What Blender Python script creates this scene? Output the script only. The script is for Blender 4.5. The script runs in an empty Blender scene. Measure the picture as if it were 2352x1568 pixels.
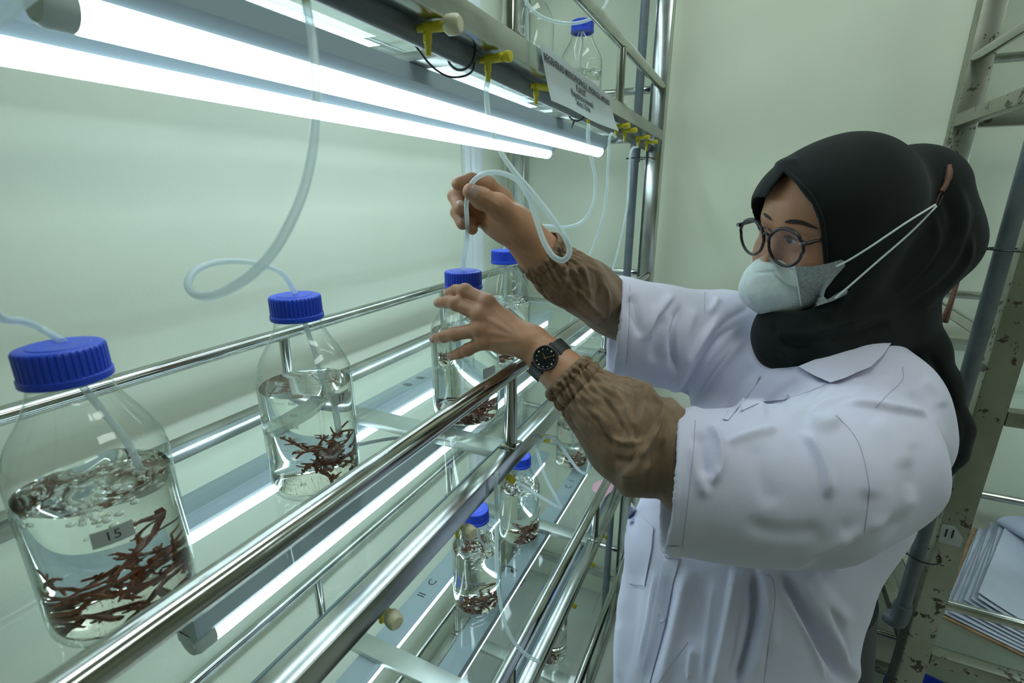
import bpy, bmesh, math, random
import numpy as np
from mathutils import Vector, Matrix

# ------------------------------------------------------------------ camera, light, exposure
SC = bpy.context.scene
COL = SC.collection
EYE = 1.5                                   # camera height over the floor
FPX, CX, CY = 1127.0, 1176.0, 784.0         # focal length in pixels of the 2352 x 1568 frame
PITCH, YAW = 0.29031827, 0.4499835
_rx = np.array([[1, 0, 0], [0, math.cos(PITCH), -math.sin(PITCH)], [0, math.sin(PITCH), math.cos(PITCH)]])
_ry = np.array([[math.cos(YAW), 0, math.sin(YAW)], [0, 1, 0], [-math.sin(YAW), 0, math.cos(YAW)]])
W2C = _rx @ _ry @ np.array([[0, -1, 0], [0, 0, -1], [1, 0, 0]], float)   # world -> right, down, forward
camd = bpy.data.cameras.new('camera')
cam = bpy.data.objects.new('camera', camd)
COL.objects.link(cam)
camd.sensor_width = 36.0
camd.lens = FPX / 2352 * 36.0
camd.clip_start = 0.02
r, dn, f = W2C
M = Matrix(((r[0], -dn[0], -f[0], 0), (r[1], -dn[1], -f[1], 0), (r[2], -dn[2], -f[2], EYE), (0, 0, 0, 1)))
cam.matrix_world = M
SC.camera = cam
camd.dof.use_dof = True
camd.dof.focus_distance = 0.72
camd.dof.aperture_fstop = 7.0

SC.view_settings.view_transform = 'Standard'
SC.view_settings.look = 'None'
SC.view_settings.gamma = 1.0
SC.view_settings.use_curve_mapping = False
SC.view_settings.exposure = 0.16
cy = SC.cycles
cy.max_bounces = 14
cy.diffuse_bounces = 5
cy.glossy_bounces = 6
cy.transmission_bounces = 12
cy.transparent_max_bounces = 24
cy.sample_clamp_indirect = 6.0
cy.use_denoising = True
cy.adaptive_threshold = 0.02

world = bpy.data.worlds.new('world')
SC.world = world
world.use_nodes = True
world.node_tree.nodes['Background'].inputs[0].default_value = (0.6, 0.7, 0.7, 1)
world.node_tree.nodes['Background'].inputs[1].default_value = 0.05

TUBE_POWER = 6.4
PANEL_POWER = 7.0
LAMP_TINT = (0.77, 1.0, 1.09, 1)

# ------------------------------------------------------------------ helpers
def rayd(x, y):
    return W2C.T @ np.array([(x - CX) / FPX, (y - CY) / FPX, 1.0])

def P(x, y, d):                              # point seen at pixel x, y at depth d
    p = rayd(x, y) * d
    return np.array([p[0], p[1], p[2] + EYE])

def PY(x, y, Y):
    q = rayd(x, y); q = q * (Y / q[1])
    return np.array([q[0], q[1], q[2] + EYE])

def PX(x, y, X):
    q = rayd(x, y); q = q * (X / q[0])
    return np.array([q[0], q[1], q[2] + EYE])

def PZ(x, y, Z):
    q = rayd(x, y); q = q * ((Z - EYE) / q[2])
    return np.array([q[0], q[1], q[2] + EYE])

def proj(p):
    p = np.atleast_2d(np.asarray(p, float)) - np.array([0, 0, EYE])
    q = p @ W2C.T
    return np.stack([CX + FPX * q[:, 0] / q[:, 2], CY + FPX * q[:, 1] / q[:, 2], q[:, 2]], 1)

def new_mat(name, color=(0.8, 0.8, 0.8), rough=0.5, metal=0.0, spec=0.5, **kw):
    m = bpy.data.materials.new(name)
    m.use_nodes = True
    b = m.node_tree.nodes['Principled BSDF']
    b.inputs['Base Color'].default_value = (*color, 1)
    b.inputs['Roughness'].default_value = rough
    b.inputs['Metallic'].default_value = metal
    b.inputs['Specular IOR Level'].default_value = spec
    for k, v in kw.items():
        b.inputs[k].default_value = v
    return m

def nodes_of(m):
    nt = m.node_tree
    return nt, nt.nodes, nt.links, nt.nodes['Principled BSDF']

def vary(m, scale, c0, c1, detail=6.0, lo=0.35, hi=0.65, stretch=None, bump=0.0, bscale=None, rough=None):
    """noise-driven colour, optional bump and roughness"""
    nt, N, L, b = nodes_of(m)
    tc = N.new('ShaderNodeTexCoord')
    mp = N.new('ShaderNodeMapping')
    L.new(tc.outputs['Object'], mp.inputs[0])
    if stretch:
        mp.inputs['Scale'].default_value = stretch
    nz = N.new('ShaderNodeTexNoise')
    nz.inputs['Scale'].default_value = scale
    nz.inputs['Detail'].default_value = detail
    L.new(mp.outputs[0], nz.inputs['Vector'])
    cr = N.new('ShaderNodeValToRGB')
    cr.color_ramp.elements[0].position = lo
    cr.color_ramp.elements[1].position = hi
    cr.color_ramp.elements[0].color = (*c0, 1)
    cr.color_ramp.elements[1].color = (*c1, 1)
    L.new(nz.outputs['Fac'], cr.inputs[0])
    L.new(cr.outputs[0], b.inputs['Base Color'])
    if rough:
        mr = N.new('ShaderNodeMapRange')
        mr.inputs['To Min'].default_value, mr.inputs['To Max'].default_value = rough
        L.new(nz.outputs['Fac'], mr.inputs['Value'])
        L.new(mr.outputs[0], b.inputs['Roughness'])
    if bump:
        n2 = N.new('ShaderNodeTexNoise')
        n2.inputs['Scale'].default_value = bscale or scale * 6
        n2.inputs['Detail'].default_value = 4
        L.new(mp.outputs[0], n2.inputs['Vector'])
        bp = N.new('ShaderNodeBump')
        bp.inputs['Strength'].default_value = bump
        bp.inputs['Distance'].default_value = 0.002
        L.new(n2.outputs['Fac'], bp.inputs['Height'])
        L.new(bp.outputs[0], b.inputs['Normal'])
    return m

# materials -------------------------------------------------------
MAT = {}
MAT['wall'] = vary(new_mat('wall_paint', rough=0.75, spec=0.25), 3.0, (0.70, 0.74, 0.60), (0.73, 0.77, 0.635), bump=0.10, bscale=160)
MAT['ceiling'] = new_mat('ceiling_paint', (0.78, 0.8, 0.76), 0.8)
MAT['floor'] = vary(new_mat('floor_tile', rough=0.35), 5.0, (0.42, 0.43, 0.39), (0.5, 0.51, 0.46))
MAT['steel'] = vary(new_mat('stainless_steel', metal=1.0), 14.0, (0.42, 0.44, 0.42), (0.60, 0.62, 0.60), rough=(0.12, 0.26), stretch=(1, 1, 1))
MAT['steel_rail'] = vary(new_mat('polished_rail_steel', metal=1.0), 20.0, (0.42, 0.43, 0.40), (0.56, 0.57, 0.54), rough=(0.06, 0.15))
MAT['steel_bar'] = vary(new_mat('brushed_bar_steel', metal=1.0), 12.0, (0.52, 0.54, 0.51), (0.64, 0.66, 0.63), rough=(0.32, 0.5))
MAT['white_metal'] = new_mat('white_enamel', (0.80, 0.84, 0.86), 0.4)
MAT['housing'] = new_mat('lamp_housing_enamel', (0.37, 0.45, 0.50), 0.45)
MAT['lamp_cap'] = new_mat('lamp_cap_plastic', (0.62, 0.68, 0.68), 0.4)
MAT['pvc'] = vary(new_mat('grey_pvc', rough=0.38), 30.0, (0.10, 0.125, 0.145), (0.135, 0.16, 0.18), stretch=(0.1, 1, 1))
MAT['yellow'] = new_mat('yellow_plastic', (0.62, 0.53, 0.02), 0.4)
MAT['cream'] = new_mat('cream_plastic', (0.62, 0.60, 0.42), 0.45)
MAT['black'] = new_mat('black_plastic', (0.012, 0.013, 0.014), 0.4)
MAT['blue'] = new_mat('blue_cap_plastic', (0.016, 0.065, 0.62), 0.36)
MAT['paper'] = vary(new_mat('paper', rough=0.8, spec=0.2), 9.0, (0.66, 0.72, 0.74), (0.74, 0.78, 0.78))
def translucent(m, amount, col):
    nt, N, L, b = nodes_of(m)
    t = N.new('ShaderNodeBsdfTranslucent'); t.inputs[0].default_value = (*col, 1)
    mx = N.new('ShaderNodeMixShader'); mx.inputs[0].default_value = amount
    L.new(b.outputs[0], mx.inputs[1]); L.new(t.outputs[0], mx.inputs[2]); L.new(mx.outputs[0], N['Material Output'].inputs[0])
translucent(MAT['paper'], 0.45, (0.74, 0.80, 0.80))
MAT['ink'] = new_mat('ink', (0.03, 0.035, 0.04), 0.7)
MAT['cardboard'] = vary(new_mat('cardboard', rough=0.85), 60.0, (0.22, 0.13, 0.07), (0.34, 0.22, 0.12))
MAT['print'] = new_mat('bottle_print', (0.70, 0.74, 0.72), 0.6)
MAT['sticker'] = new_mat('grey_sticker', (0.46, 0.52, 0.50), 0.6)
MAT['pink'] = new_mat('pink_sheet', (0.75, 0.42, 0.52), 0.5)

def add_specks(m, scale=130, amount=0.30, col=(0.05, 0.04, 0.025)):
    nt, N, L, b = nodes_of(m)
    src = b.inputs['Base Color'].links[0].from_socket
    tc = N.new('ShaderNodeTexCoord')
    nz = N.new('ShaderNodeTexNoise'); nz.inputs['Scale'].default_value = scale; nz.inputs['Detail'].default_value = 3
    n2 = N.new('ShaderNodeTexNoise'); n2.inputs['Scale'].default_value = scale * 0.22
    L.new(tc.outputs['Object'], nz.inputs['Vector']); L.new(tc.outputs['Object'], n2.inputs['Vector'])
    mu = N.new('ShaderNodeMath'); mu.operation = 'MULTIPLY'
    L.new(nz.outputs['Fac'], mu.inputs[0]); L.new(n2.outputs['Fac'], mu.inputs[1])
    cr = N.new('ShaderNodeValToRGB')
    cr.color_ramp.elements[0].position = 0.335; cr.color_ramp.elements[1].position = 0.375
    cr.color_ramp.elements[0].color = (0, 0, 0, 1); cr.color_ramp.elements[1].color = (1, 1, 1, 1)
    L.new(mu.outputs[0], cr.inputs[0])
    mx = N.new('ShaderNodeMix'); mx.data_type = 'RGBA'
    L.new(cr.outputs[0], mx.inputs['Factor'])
    L.new(src, mx.inputs[6]); mx.inputs[7].default_value = (*col, 1)
    L.new(mx.outputs[2], b.inputs['Base Color'])
    # rust is not metal
    iv = N.new('ShaderNodeMath'); iv.operation = 'SUBTRACT'; iv.inputs[0].default_value = 1.0
    L.new(cr.outputs[0], iv.inputs[1])
    L.new(iv.outputs[0], b.inputs['Metallic'])
MAT['steel_old'] = vary(new_mat('stained_steel', metal=1.0), 10.0, (0.30, 0.30, 0.25), (0.42, 0.42, 0.36), rough=(0.26, 0.46))
add_specks(MAT['steel_old'])

def emission(name, color, strength):
    m = bpy.data.materials.new(name); m.use_nodes = True
    nt = m.node_tree; nt.nodes.clear()
    o = nt.nodes.new('ShaderNodeOutputMaterial'); e = nt.nodes.new('ShaderNodeEmission')
    e.inputs[0].default_value = color; e.inputs[1].default_value = strength
    nt.links.new(e.outputs[0], o.inputs[0])
    return m
MAT['tube'] = emission('lamp_tube_glow', LAMP_TINT, TUBE_POWER)
MAT['panel'] = emission('fill_panel_glow', (0.88, 1.0, 0.95, 1), PANEL_POWER)  # glow of the added fill panels overhead

def clear_sheet(name, face, edge, ior=1.48, rough=0.0, power=2.0):
    """thin clear wall: straight-through light, tinted more where the sheet is seen edge on, plus a Fresnel reflection"""
    m = bpy.data.materials.new(name); m.use_nodes = True
    nt = m.node_tree; nt.nodes.clear(); N = nt.nodes; L = nt.links
    o = N.new('ShaderNodeOutputMaterial')
    lw = N.new('ShaderNodeLayerWeight'); lw.inputs['Blend'].default_value = 0.5
    pw = N.new('ShaderNodeMath'); pw.operation = 'POWER'; pw.inputs[1].default_value = power
    L.new(lw.outputs['Facing'], pw.inputs[0])
    mx = N.new('ShaderNodeMix'); mx.data_type = 'RGBA'
    mx.inputs[6].default_value = (*face, 1); mx.inputs[7].default_value = (*edge, 1)
    L.new(pw.outputs[0], mx.inputs['Factor'])
    t = N.new('ShaderNodeBsdfTransparent'); L.new(mx.outputs[2], t.inputs[0])
    g = N.new('ShaderNodeBsdfGlossy'); g.inputs['Roughness'].default_value = rough
    g.inputs[0].default_value = (1, 1, 1, 1)
    f5 = N.new('ShaderNodeMath'); f5.operation = 'POWER'; f5.inputs[1].default_value = 5.0
    L.new(lw.outputs['Facing'], f5.inputs[0])
    fr = N.new('ShaderNodeMapRange')                     # Schlick's law, the same from either side
    fr.inputs['To Min'].default_value = ((ior - 1) / (ior + 1)) ** 2
    L.new(f5.outputs[0], fr.inputs['Value'])
    ms = N.new('ShaderNodeMixShader')
    L.new(fr.outputs[0], ms.inputs[0]); L.new(t.outputs[0], ms.inputs[1]); L.new(g.outputs[0], ms.inputs[2])
    L.new(ms.outputs[0], o.inputs[0])
    return m
MAT['acrylic'] = clear_sheet('clear_acrylic', (0.985, 0.995, 0.99), (0.88, 0.95, 0.95), 1.40, 0.02)
MAT['glass'] = clear_sheet('bottle_glass', (0.985, 0.99, 0.985), (0.30, 0.40, 0.34), 1.50, 0.0, 4.0)
MAT['lens'] = clear_sheet('spectacle_lens', (0.97, 0.96, 0.98), (0.9, 0.9, 0.92), 1.45)
MAT['hose'] = None
MAT['acrylic_edge'] = new_mat('acrylic_edge', (0.18, 0.30, 0.36), 0.25)

def glass_bsdf(name, color, ior, rough=0.0):
    m = bpy.data.materials.new(name); m.use_nodes = True
    nt = m.node_tree; nt.nodes.clear()
    o = nt.nodes.new('ShaderNodeOutputMaterial'); g = nt.nodes.new('ShaderNodeBsdfGlass')
    g.inputs['Color'].default_value = (*color, 1); g.inputs['IOR'].default_value = ior; g.inputs['Roughness'].default_value = rough
    nt.links.new(g.outputs[0], o.inputs[0])
    return m
MAT['water'] = glass_bsdf('sea_water', (0.985, 0.99, 0.965), 1.33)
MAT['bubble'] = glass_bsdf('air_bubble', (1, 1, 1), 0.75)

def hose_material():
    m = bpy.data.materials.new('silicone_hose'); m.use_nodes = True
    nt = m.node_tree; N = nt.nodes; L = nt.links
    b = N['Principled BSDF']
    b.inputs['Base Color'].default_value = (0.80, 0.88, 0.90, 1); b.inputs['Roughness'].default_value = 0.25
    o = N['Material Output']
    t = N.new('ShaderNodeBsdfTransparent'); t.inputs[0].default_value = (0.93, 0.97, 0.97, 1)
    tl = N.new('ShaderNodeBsdfTranslucent'); tl.inputs[0].default_value = (0.80, 0.88, 0.90, 1)
    lw = N.new('ShaderNodeLayerWeight'); lw.inputs['Blend'].default_value = 0.35
    mr = N.new('ShaderNodeMapRange'); mr.inputs['To Min'].default_value = 0.45; mr.inputs['To Max'].default_value = 0.95
    L.new(lw.outputs['Facing'], mr.inputs['Value'])
    m1 = N.new('ShaderNodeMixShader'); m1.inputs[0].default_value = 0.45
    L.new(b.outputs[0], m1.inputs[1]); L.new(tl.outputs[0], m1.inputs[2])
    m2 = N.new('ShaderNodeMixShader')
    L.new(mr.outputs[0], m2.inputs[0]); L.new(t.outputs[0], m2.inputs[1]); L.new(m1.outputs[0], m2.inputs[2])
    L.new(m2.outputs[0], o.inputs[0])
    return m
MAT['hose'] = hose_material()
MAT['weed'] = vary(new_mat('red_seaweed', rough=0.35, spec=0.5), 90.0, (0.11, 0.028, 0.010), (0.34, 0.095, 0.034))
MAT['silt'] = vary(new_mat('silt', rough=0.9), 400.0, (0.10, 0.09, 0.03), (0.22, 0.20, 0.09))

# mesh building ----------------------------------------------------
class MB:
    def __init__(self):
        self.v = []; self.f = []
    def add(self, v, f):
        n = len(self.v)
        self.v.extend([tuple(map(float, p)) for p in v])
        self.f.extend([tuple(i + n for i in q) for q in f])
        return self
    def box(self, a, b, bev=0.0):
        x0, y0, z0 = a; x1, y1, z1 = b
        if bev <= 0:
            v = [(x0, y0, z0), (x1, y0, z0), (x1, y1, z0), (x0, y1, z0), (x0, y0, z1), (x1, y0, z1), (x1, y1, z1), (x0, y1, z1)]
            f = [(0, 3, 2, 1), (4, 5, 6, 7), (0, 1, 5, 4), (1, 2, 6, 5), (2, 3, 7, 6), (3, 0, 4, 7)]
            return self.add(v, f)
        bm = bmesh.new()
        bmesh.ops.create_cube(bm, size=1.0)
        for q in bm.verts:
            q.co = Vector(((x0 + x1) / 2 + q.co.x * (x1 - x0), (y0 + y1) / 2 + q.co.y * (y1 - y0), (z0 + z1) / 2 + q.co.z * (z1 - z0)))
        bmesh.ops.bevel(bm, geom=bm.edges[:], offset=bev, segments=2, affect='EDGES', profile=0.5)
        bm.verts.index_update()
        v = [tuple(q.co) for q in bm.verts]; f = [tuple(q.index for q in fc.verts) for fc in bm.faces]
        bm.free()
        return self.add(v, f)
    def tube(self, pts, rad, n=12, caps=True, flat=1.0):
        pts = [np.asarray(p, float) for p in pts]
        m = len(pts)
        rads = [rad] * m if np.isscalar(rad) else list(rad)
        T = [pts[min(i + 1, m - 1)] - pts[max(i - 1, 0)] for i in range(m)]
        T = [t / (np.linalg.norm(t) + 1e-12) for t in T]
        up = np.array([0, 0, 1.0]) if abs(T[0][2]) < 0.9 else np.array([1.0, 0, 0])
        u = np.cross(up, T[0]); u /= np.linalg.norm(u)
        V = []; F = []
        for i in range(m):
            u = u - T[i] * (u @ T[i]); u /= (np.linalg.norm(u) + 1e-12)
            w = np.cross(T[i], u)
            for k in range(n):
                a = 2 * math.pi * k / n
                V.append(pts[i] + rads[i] * (u * math.cos(a) + w * math.sin(a) * flat))
        for i in range(m - 1):
            for k in range(n):
                k2 = (k + 1) % n
                F.append((i * n + k, i * n + k2, (i + 1) * n + k2, (i + 1) * n + k))
        if caps:
            F.append(tuple(range(n))[::-1]); F.append(tuple((m - 1) * n + k for k in range(n)))
        return self.add(V, F)
    def lathe(self, prof, n=48, center=(0, 0, 0), rib=None):
        """prof: list of (radius, z); rib(k, i) -> radius factor"""
        V = []; F = []; idx = []
        for i, (rr, z) in enumerate(prof):
            if rr < 1e-6:
                idx.append([len(V)] * n); V.append((center[0], center[1], center[2] + z)); continue
            row = []
            for k in range(n):
                a = 2 * math.pi * k / n
                q = rr * (rib(k, i) if rib else 1.0)
                row.append(len(V)); V.append((center[0] + q * math.cos(a), center[1] + q * math.sin(a), center[2] + z))
            idx.append(row)
        for i in range(len(prof) - 1):
            for k in range(n):
                k2 = (k + 1) % n
                q = [idx[i][k], idx[i][k2], idx[i + 1][k2], idx[i + 1][k]]
                q2 = []
                for t in q:
                    if t not in q2: q2.append(t)
                if len(q2) > 2: F.append(tuple(q2))
        return self.add(V, F)
    def xform(self, Mx):
        self.v = [tuple(Mx @ Vector(p)) for p in self.v]
        return self

def spline(pts, per=8):
    pts = [np.asarray(p, float) for p in pts]
    p = [2 * pts[0] - pts[1]] + pts + [2 * pts[-1] - pts[-2]]
    out = []
    for i in range(1, len(p) - 2):
        for k in range(per):
            t = k / per
            a, b, c, d = p[i - 1], p[i], p[i + 1], p[i + 2]
            out.append(0.5 * (2 * b + (c - a) * t + (2 * a - 5 * b + 4 * c - d) * t * t + (3 * b - a - 3 * c + d) * t ** 3))
    out.append(pts[-1])
    return out

def origin_of(o):
    v = Vector((0, 0, 0))
    while o is not None:
        v += o.location; o = o.parent
    return v

def link_mesh(name, me, mat, parent=None, smooth=True, angle=40):
    o = bpy.data.objects.new(name, me)
    COL.objects.link(o)
    if mat is not None:
        me.materials.append(mat)
    if parent is not None:
        o.parent = parent
    if smooth and len(me.polygons):
        me.polygons.foreach_set('use_smooth', [True] * len(me.polygons))
        if angle < 180:
            try:
                me.set_sharp_from_angle(angle=math.radians(angle))
            except Exception:
                pass
    return o

def obj(name, mb, mat, parent=None, smooth=True, angle=40, local=False, kind=None, label=None):
    """link the collected shapes as ONE mesh object; world coordinates unless local"""
    me = bpy.data.meshes.new(name)
    v, f = (mb.v, mb.f) if isinstance(mb, MB) else mb
    if not local and parent is not None:
        q = origin_of(parent)
        v = [(p[0] - q.x, p[1] - q.y, p[2] - q.z) for p in v]
    me.from_pydata([tuple(map(float, p)) for p in v], [], [tuple(map(int, q)) for q in f])
    me.update()
    o = link_mesh(name, me, mat, parent, smooth, angle)
    if kind: o['kind'] = kind
    if label: o['label'] = label
    return o

def thing(name, label, cat, loc=(0, 0, 0), group=None):
    o = bpy.data.objects.new(name, None)
    COL.objects.link(o)
    o.empty_display_size = 0.05
    o.location = tuple(map(float, loc))
    o['label'] = label; o['category'] = cat
    if group: o['group'] = group
    return o

def tag(o, label, cat, group=None):
    o['label'] = label; o['category'] = cat
    if group: o['group'] = group
    return o

def copy_tree(o, parent=None):
    c = o.copy(); COL.objects.link(c); c.parent = parent
    for ch in list(o.children):
        copy_tree(ch, c)
    return c

def text_mesh(body, size=1.0, align='CENTER', res=3, bold=0.0):
    """flat lettering as (verts 2D, faces) from Blender's own font"""
    cu = bpy.data.curves.new('lettering', 'FONT')
    cu.body = body; cu.size = size; cu.align_x = align; cu.align_y = 'CENTER'; cu.resolution_u = res; cu.offset = bold
    o = bpy.data.objects.new('lettering', cu); COL.objects.link(o)
    dg = bpy.context.evaluated_depsgraph_get(); dg.update()
    me = bpy.data.meshes.new_from_object(o.evaluated_get(dg))
    v = [(q.co.x, q.co.y) for q in me.vertices]; f = [tuple(p.vertices) for p in me.polygons]
    bpy.data.objects.remove(o); bpy.data.curves.remove(cu); bpy.data.meshes.remove(me)
    return v, f

# ------------------------------------------------------------------ room shell
YW, XW, YR, XL, ZC = 0.77, 1.56, -4.2, -3.6, 2.75
def wall(name, a, b, mat):
    o = obj(name, MB().box(a, b), mat, smooth=False); o['kind'] = 'structure'; return o
wall('floor', (XL, YR, -0.1), (XW, YW, 0.0), MAT['floor'])
wall('ceiling', (XL, YR, ZC), (XW, YW, ZC + 0.1), MAT['ceiling'])
wall('wall_back', (XL, YW, 0), (XW + 0.1, YW + 0.1, ZC), MAT['wall'])
wall('wall_end', (XW, YR, 0), (XW + 0.1, YW, ZC), MAT['wall'])
wall('wall_right', (XL, YR - 0.1, 0), (XW + 0.1, YR, ZC), MAT['wall'])
wall('wall_left', (XL - 0.1, YR - 0.1, 0), (XL, YW + 0.1, ZC), MAT['wall'])
# cable cover running down the back wall near the corner
x0, x1 = PY(1062, 450, YW)[0], PY(1103, 450, YW)[0]
mbt = MB()
for a, b, dpt in ((x0, x0 + 0.028, 0.014), (x0 + 0.030, x0 + 0.062, 0.018), (x0 + 0.064, x1, 0.012)):
    mbt.box((a, YW - dpt, 0.0), (b, YW, ZC), 0.002)
tr = obj('trim_1', mbt, MAT['white_metal']); tr['kind'] = 'structure'
mbc = MB().box((XW - 0.03, YW - 0.012, 0), (XW, YW, ZC)).box((XW - 0.012, YW - 0.03, 0), (XW, YW, ZC))
tr = obj('trim_2', mbc, MAT['wall'], smooth=False); tr['kind'] = 'structure'
# unseen ceiling panels added to fill the room with light
for i, (x, y) in enumerate(((0.60, -0.08), (0.80, -1.50), (-0.9, -2.6))):
    t = thing('ceiling_fill_light', ('added fill light panel on the ceiling in front of the long steel rack' if i == 0 else 'added fill light panel on the ceiling over the rack on the end wall' if i == 1 else 'added fill light panel on the ceiling far behind the camera'), 'lamp', (x, y, ZC))
    obj('frame', MB().box((x - 0.62, y - 0.17, ZC - 0.03), (x + 0.62, y - 0.15, ZC)).box((x - 0.62, y + 0.15, ZC - 0.03), (x + 0.62, y + 0.17, ZC))
        .box((x - 0.62, y - 0.15, ZC - 0.03), (x - 0.60, y + 0.15, ZC)).box((x + 0.60, y - 0.15, ZC - 0.03), (x + 0.62, y + 0.15, ZC)), MAT['white_metal'], t)
    obj('diffuser', MB().box((x - 0.60, y - 0.15, ZC - 0.022), (x + 0.60, y + 0.15, ZC - 0.012)), MAT['panel'], t)

# ------------------------------------------------------------------ racks
LEVELS = [0.18, 0.675, 1.17, 1.665, 2.16]      # shelf tops of both racks
def rack(root, x0, x1, y0, y1, cross, along='X', post=0.042, top=2.42, mat=None, rail=None, plates=True, stubs=None, front='y0', lamp=True):
    """stainless shelving rack between x0..x1, y0..y1; beams, guard rails, short uprights, cross bars and clear shelf plates"""
    mat = mat or MAT['steel']; rail = rail or MAT['steel_rail']
    for x in (x0, x1 - post):
        for y in (y0, y1 - post):
            obj('post', MB().box((x, y, 0), (x + post, y + post, top), 0.003), mat, root)
    for S in LEVELS:
        b = 0.025
        for y in (y0, y1 - b):
            obj('beam', MB().box((x0 + post, y, S - b), (x1 - post, y + b, S), 0.0015), mat, root)
        for x in (x0, x1 - b):
            obj('beam', MB().box((x, y0 + post, S - b), (x + b, y1 - post, S), 0.0015), mat, root)
        rz = S + 0.107
        yA, yB, xA, xB = y0 + 0.0125, y1 - 0.0125, x0 + 0.0125, x1 - 0.0125
        for y in (yA, yB):
            obj('guard_rail', MB().tube([(x0 + post * 0.5, y, rz), (x1 - post * 0.5, y, rz)], 0.0105, 20), rail, root)
        for x in (xA, xB):
            obj('guard_rail', MB().tube([(x, y0 + post * 0.5, rz), (x, y1 - post * 0.5, rz)], 0.0095, 20), rail, root)
        if along == 'X':
            for c in cross:
                obj('cross_bar', MB().box((c - 0.019, y0 + b, S - 0.016), (c + 0.019, y1 - b, S - 0.0052), 0.001), MAT['steel_bar'], root)
                for y in (yA, yB):
                    obj('rail_support', MB().tube([(c, y, S), (c, y, rz)], 0.0085, 18).box((c - 0.013, y - 0.012, S), (c + 0.013, y + 0.012, S + 0.003), 0.001), rail, root)
        else:
            for c in cross:
                obj('cross_bar', MB().box((x0 + b, c - 0.019, S - 0.016), (x1 - b, c + 0.019, S - 0.0052), 0.001), mat, root)
                for x in (xA, xB):
                    obj('rail_support', MB().tube([(x, c, S), (x, c, rz)], 0.0085, 18), rail, root)
        # clear plates, resting on the cross bars
        if along == 'X':
            cuts = [y0 + b + 0.002, 0.3235, 0.3255, y1 - b - 0.002]
            for a, c in ((cuts[0], cuts[1]), (cuts[2], cuts[3])):
                obj('shelf_plate', MB().box((x0 + b + 0.002, a, S - 0.005), (x1 - b - 0.002, c, S)), MAT['acrylic'], root, smooth=False)
            obj('plate_edge', MB().box((x0 + b + 0.003, y0 + b + 0.0003, S - 0.0052), (x1 - b - 0.003, y0 + b + 0.0018, S - 0.0002)), MAT['acrylic_edge'], root, smooth=False)
        else:
            obj('shelf_plate', MB().box((x0 + b + 0.002, y0 + b + 0.002, S - 0.005), (x1 - b - 0.002, y1 - b - 0.002, S)), MAT['acrylic'], root, smooth=False)

RX0, RX1, RY0, RY1 = -0.30, 1.495, 0.253, 0.7025
main = thing('shelving_rack', 'long stainless steel rack with clear acrylic shelves along the back wall', 'rack', ((RX0 + RX1) / 2, (RY0 + RY1) / 2, 0))
rack(main, RX0, RX1, RY0, RY1, (0.06, 0.546, 1.025), 'X')
side = thing('shelving_rack', 'stained steel rack against the end wall behind the woman', 'rack', (1.22, -1.1, 0))
rack(side, 0.985, 1.485, -1.95, -0.357, (-0.86, -1.4), 'Y', mat=MAT['steel_old'])

# batten lamps under the shelves of the long rack
TY = (0.408, 0.558)
def batten(S, y, label):
    xa, xb = 0.20, 1.385
    t = thing('batten_lamp', label, 'lamp', ((xa + xb) / 2, y, S - 0.05), 'tube lamps under the shelves')
    zt = S - 0.0525
    sec = [(-0.021, -0.0168), (0.021, -0.0168), (0.021, -0.0350), (0.0128, -0.0462), (0.0105, -0.0400), (-0.0105, -0.0400), (-0.0128, -0.0462), (-0.021, -0.0350)]
    h = MB().add([(xx, y + a, S + b) for xx in (xa - 0.02, xb + 0.02) for a, b in sec],
                 [tuple(range(8)), tuple(range(15, 7, -1))] + [(k, k + 8, (k + 1) % 8 + 8, (k + 1) % 8) for k in range(8)])
    obj('housing', h, MAT['housing'], t, angle=20)
    obj('tube', MB().tube([(xa, y, zt), (xa + 0.005, y, zt), (xb - 0.005, y, zt), (xb, y, zt)], [0.0135, 0.0138, 0.0138, 0.0135], 24), MAT['tube'], t)
    for e, s in ((xa, -1), (xb, 1)):
        pr = [(0.0142, 0.0), (0.0142, 0.014), (0.012, 0.018), (0.0, 0.019)]
        m = MB().lathe(pr, 24)
        m.xform(Matrix.Translation((e, y, zt)) @ Matrix.Rotation(math.radians(90 * s), 4, 'Y'))
        m.box((min(e, e + s * 0.02), y - 0.011, zt), (max(e, e + s * 0.02), y + 0.011, S - 0.0372), 0.001)
        obj('tube_holder', m, MAT['lamp_cap'], t)
    return t
SHELFWORD = {1: 'lower shelf', 2: 'middle shelf', 3: 'top shelf in view', 4: 'shelf above the view'}
LAMPS = {}
for k in (1, 2, 3, 4):
    for j, y in enumerate(TY):
        LAMPS[k, j] = batten(LEVELS[k], y, 'white batten with lit tube under the %s, %s' % (SHELFWORD[k], 'nearer the front beam' if j == 0 else 'nearer the back wall'))

def batten_y(S, x, label):
    ya, yb = -1.80, -0.62
    t = thing('batten_lamp', label, 'lamp', (x, (ya + yb) / 2, S - 0.05), 'tube lamps under the shelves')
    zt = S - 0.0525
    obj('housing', MB().box((x - 0.021, ya - 0.02, S - 0.0375), (x + 0.021, yb + 0.02, S - 0.0165), 0.002), MAT['housing'], t)
    obj('tube', MB().tube([(x, ya, zt), (x, yb, zt)], 0.0138, 24), MAT['tube'], t)
    for e, sg in ((ya, -1), (yb, 1)):
        m = MB().tube([(x, e, zt), (x, e + sg * 0.014, zt), (x, e + sg * 0.019, zt)], [0.0142, 0.0142, 0.009], 24)
        m.box((x - 0.011, min(e, e + sg * 0.02), zt), (x + 0.011, max(e, e + sg * 0.02), S - 0.0372), 0.001)
        obj('tube_holder', m, MAT['lamp_cap'], t)
batten_y(LEVELS[3], 1.22, 'lit tube lamp under the upper shelf of the rack on the end wall')
batten_y(LEVELS[2], 1.22, 'lit tube lamp under the middle shelf of the rack on the end wall')

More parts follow.
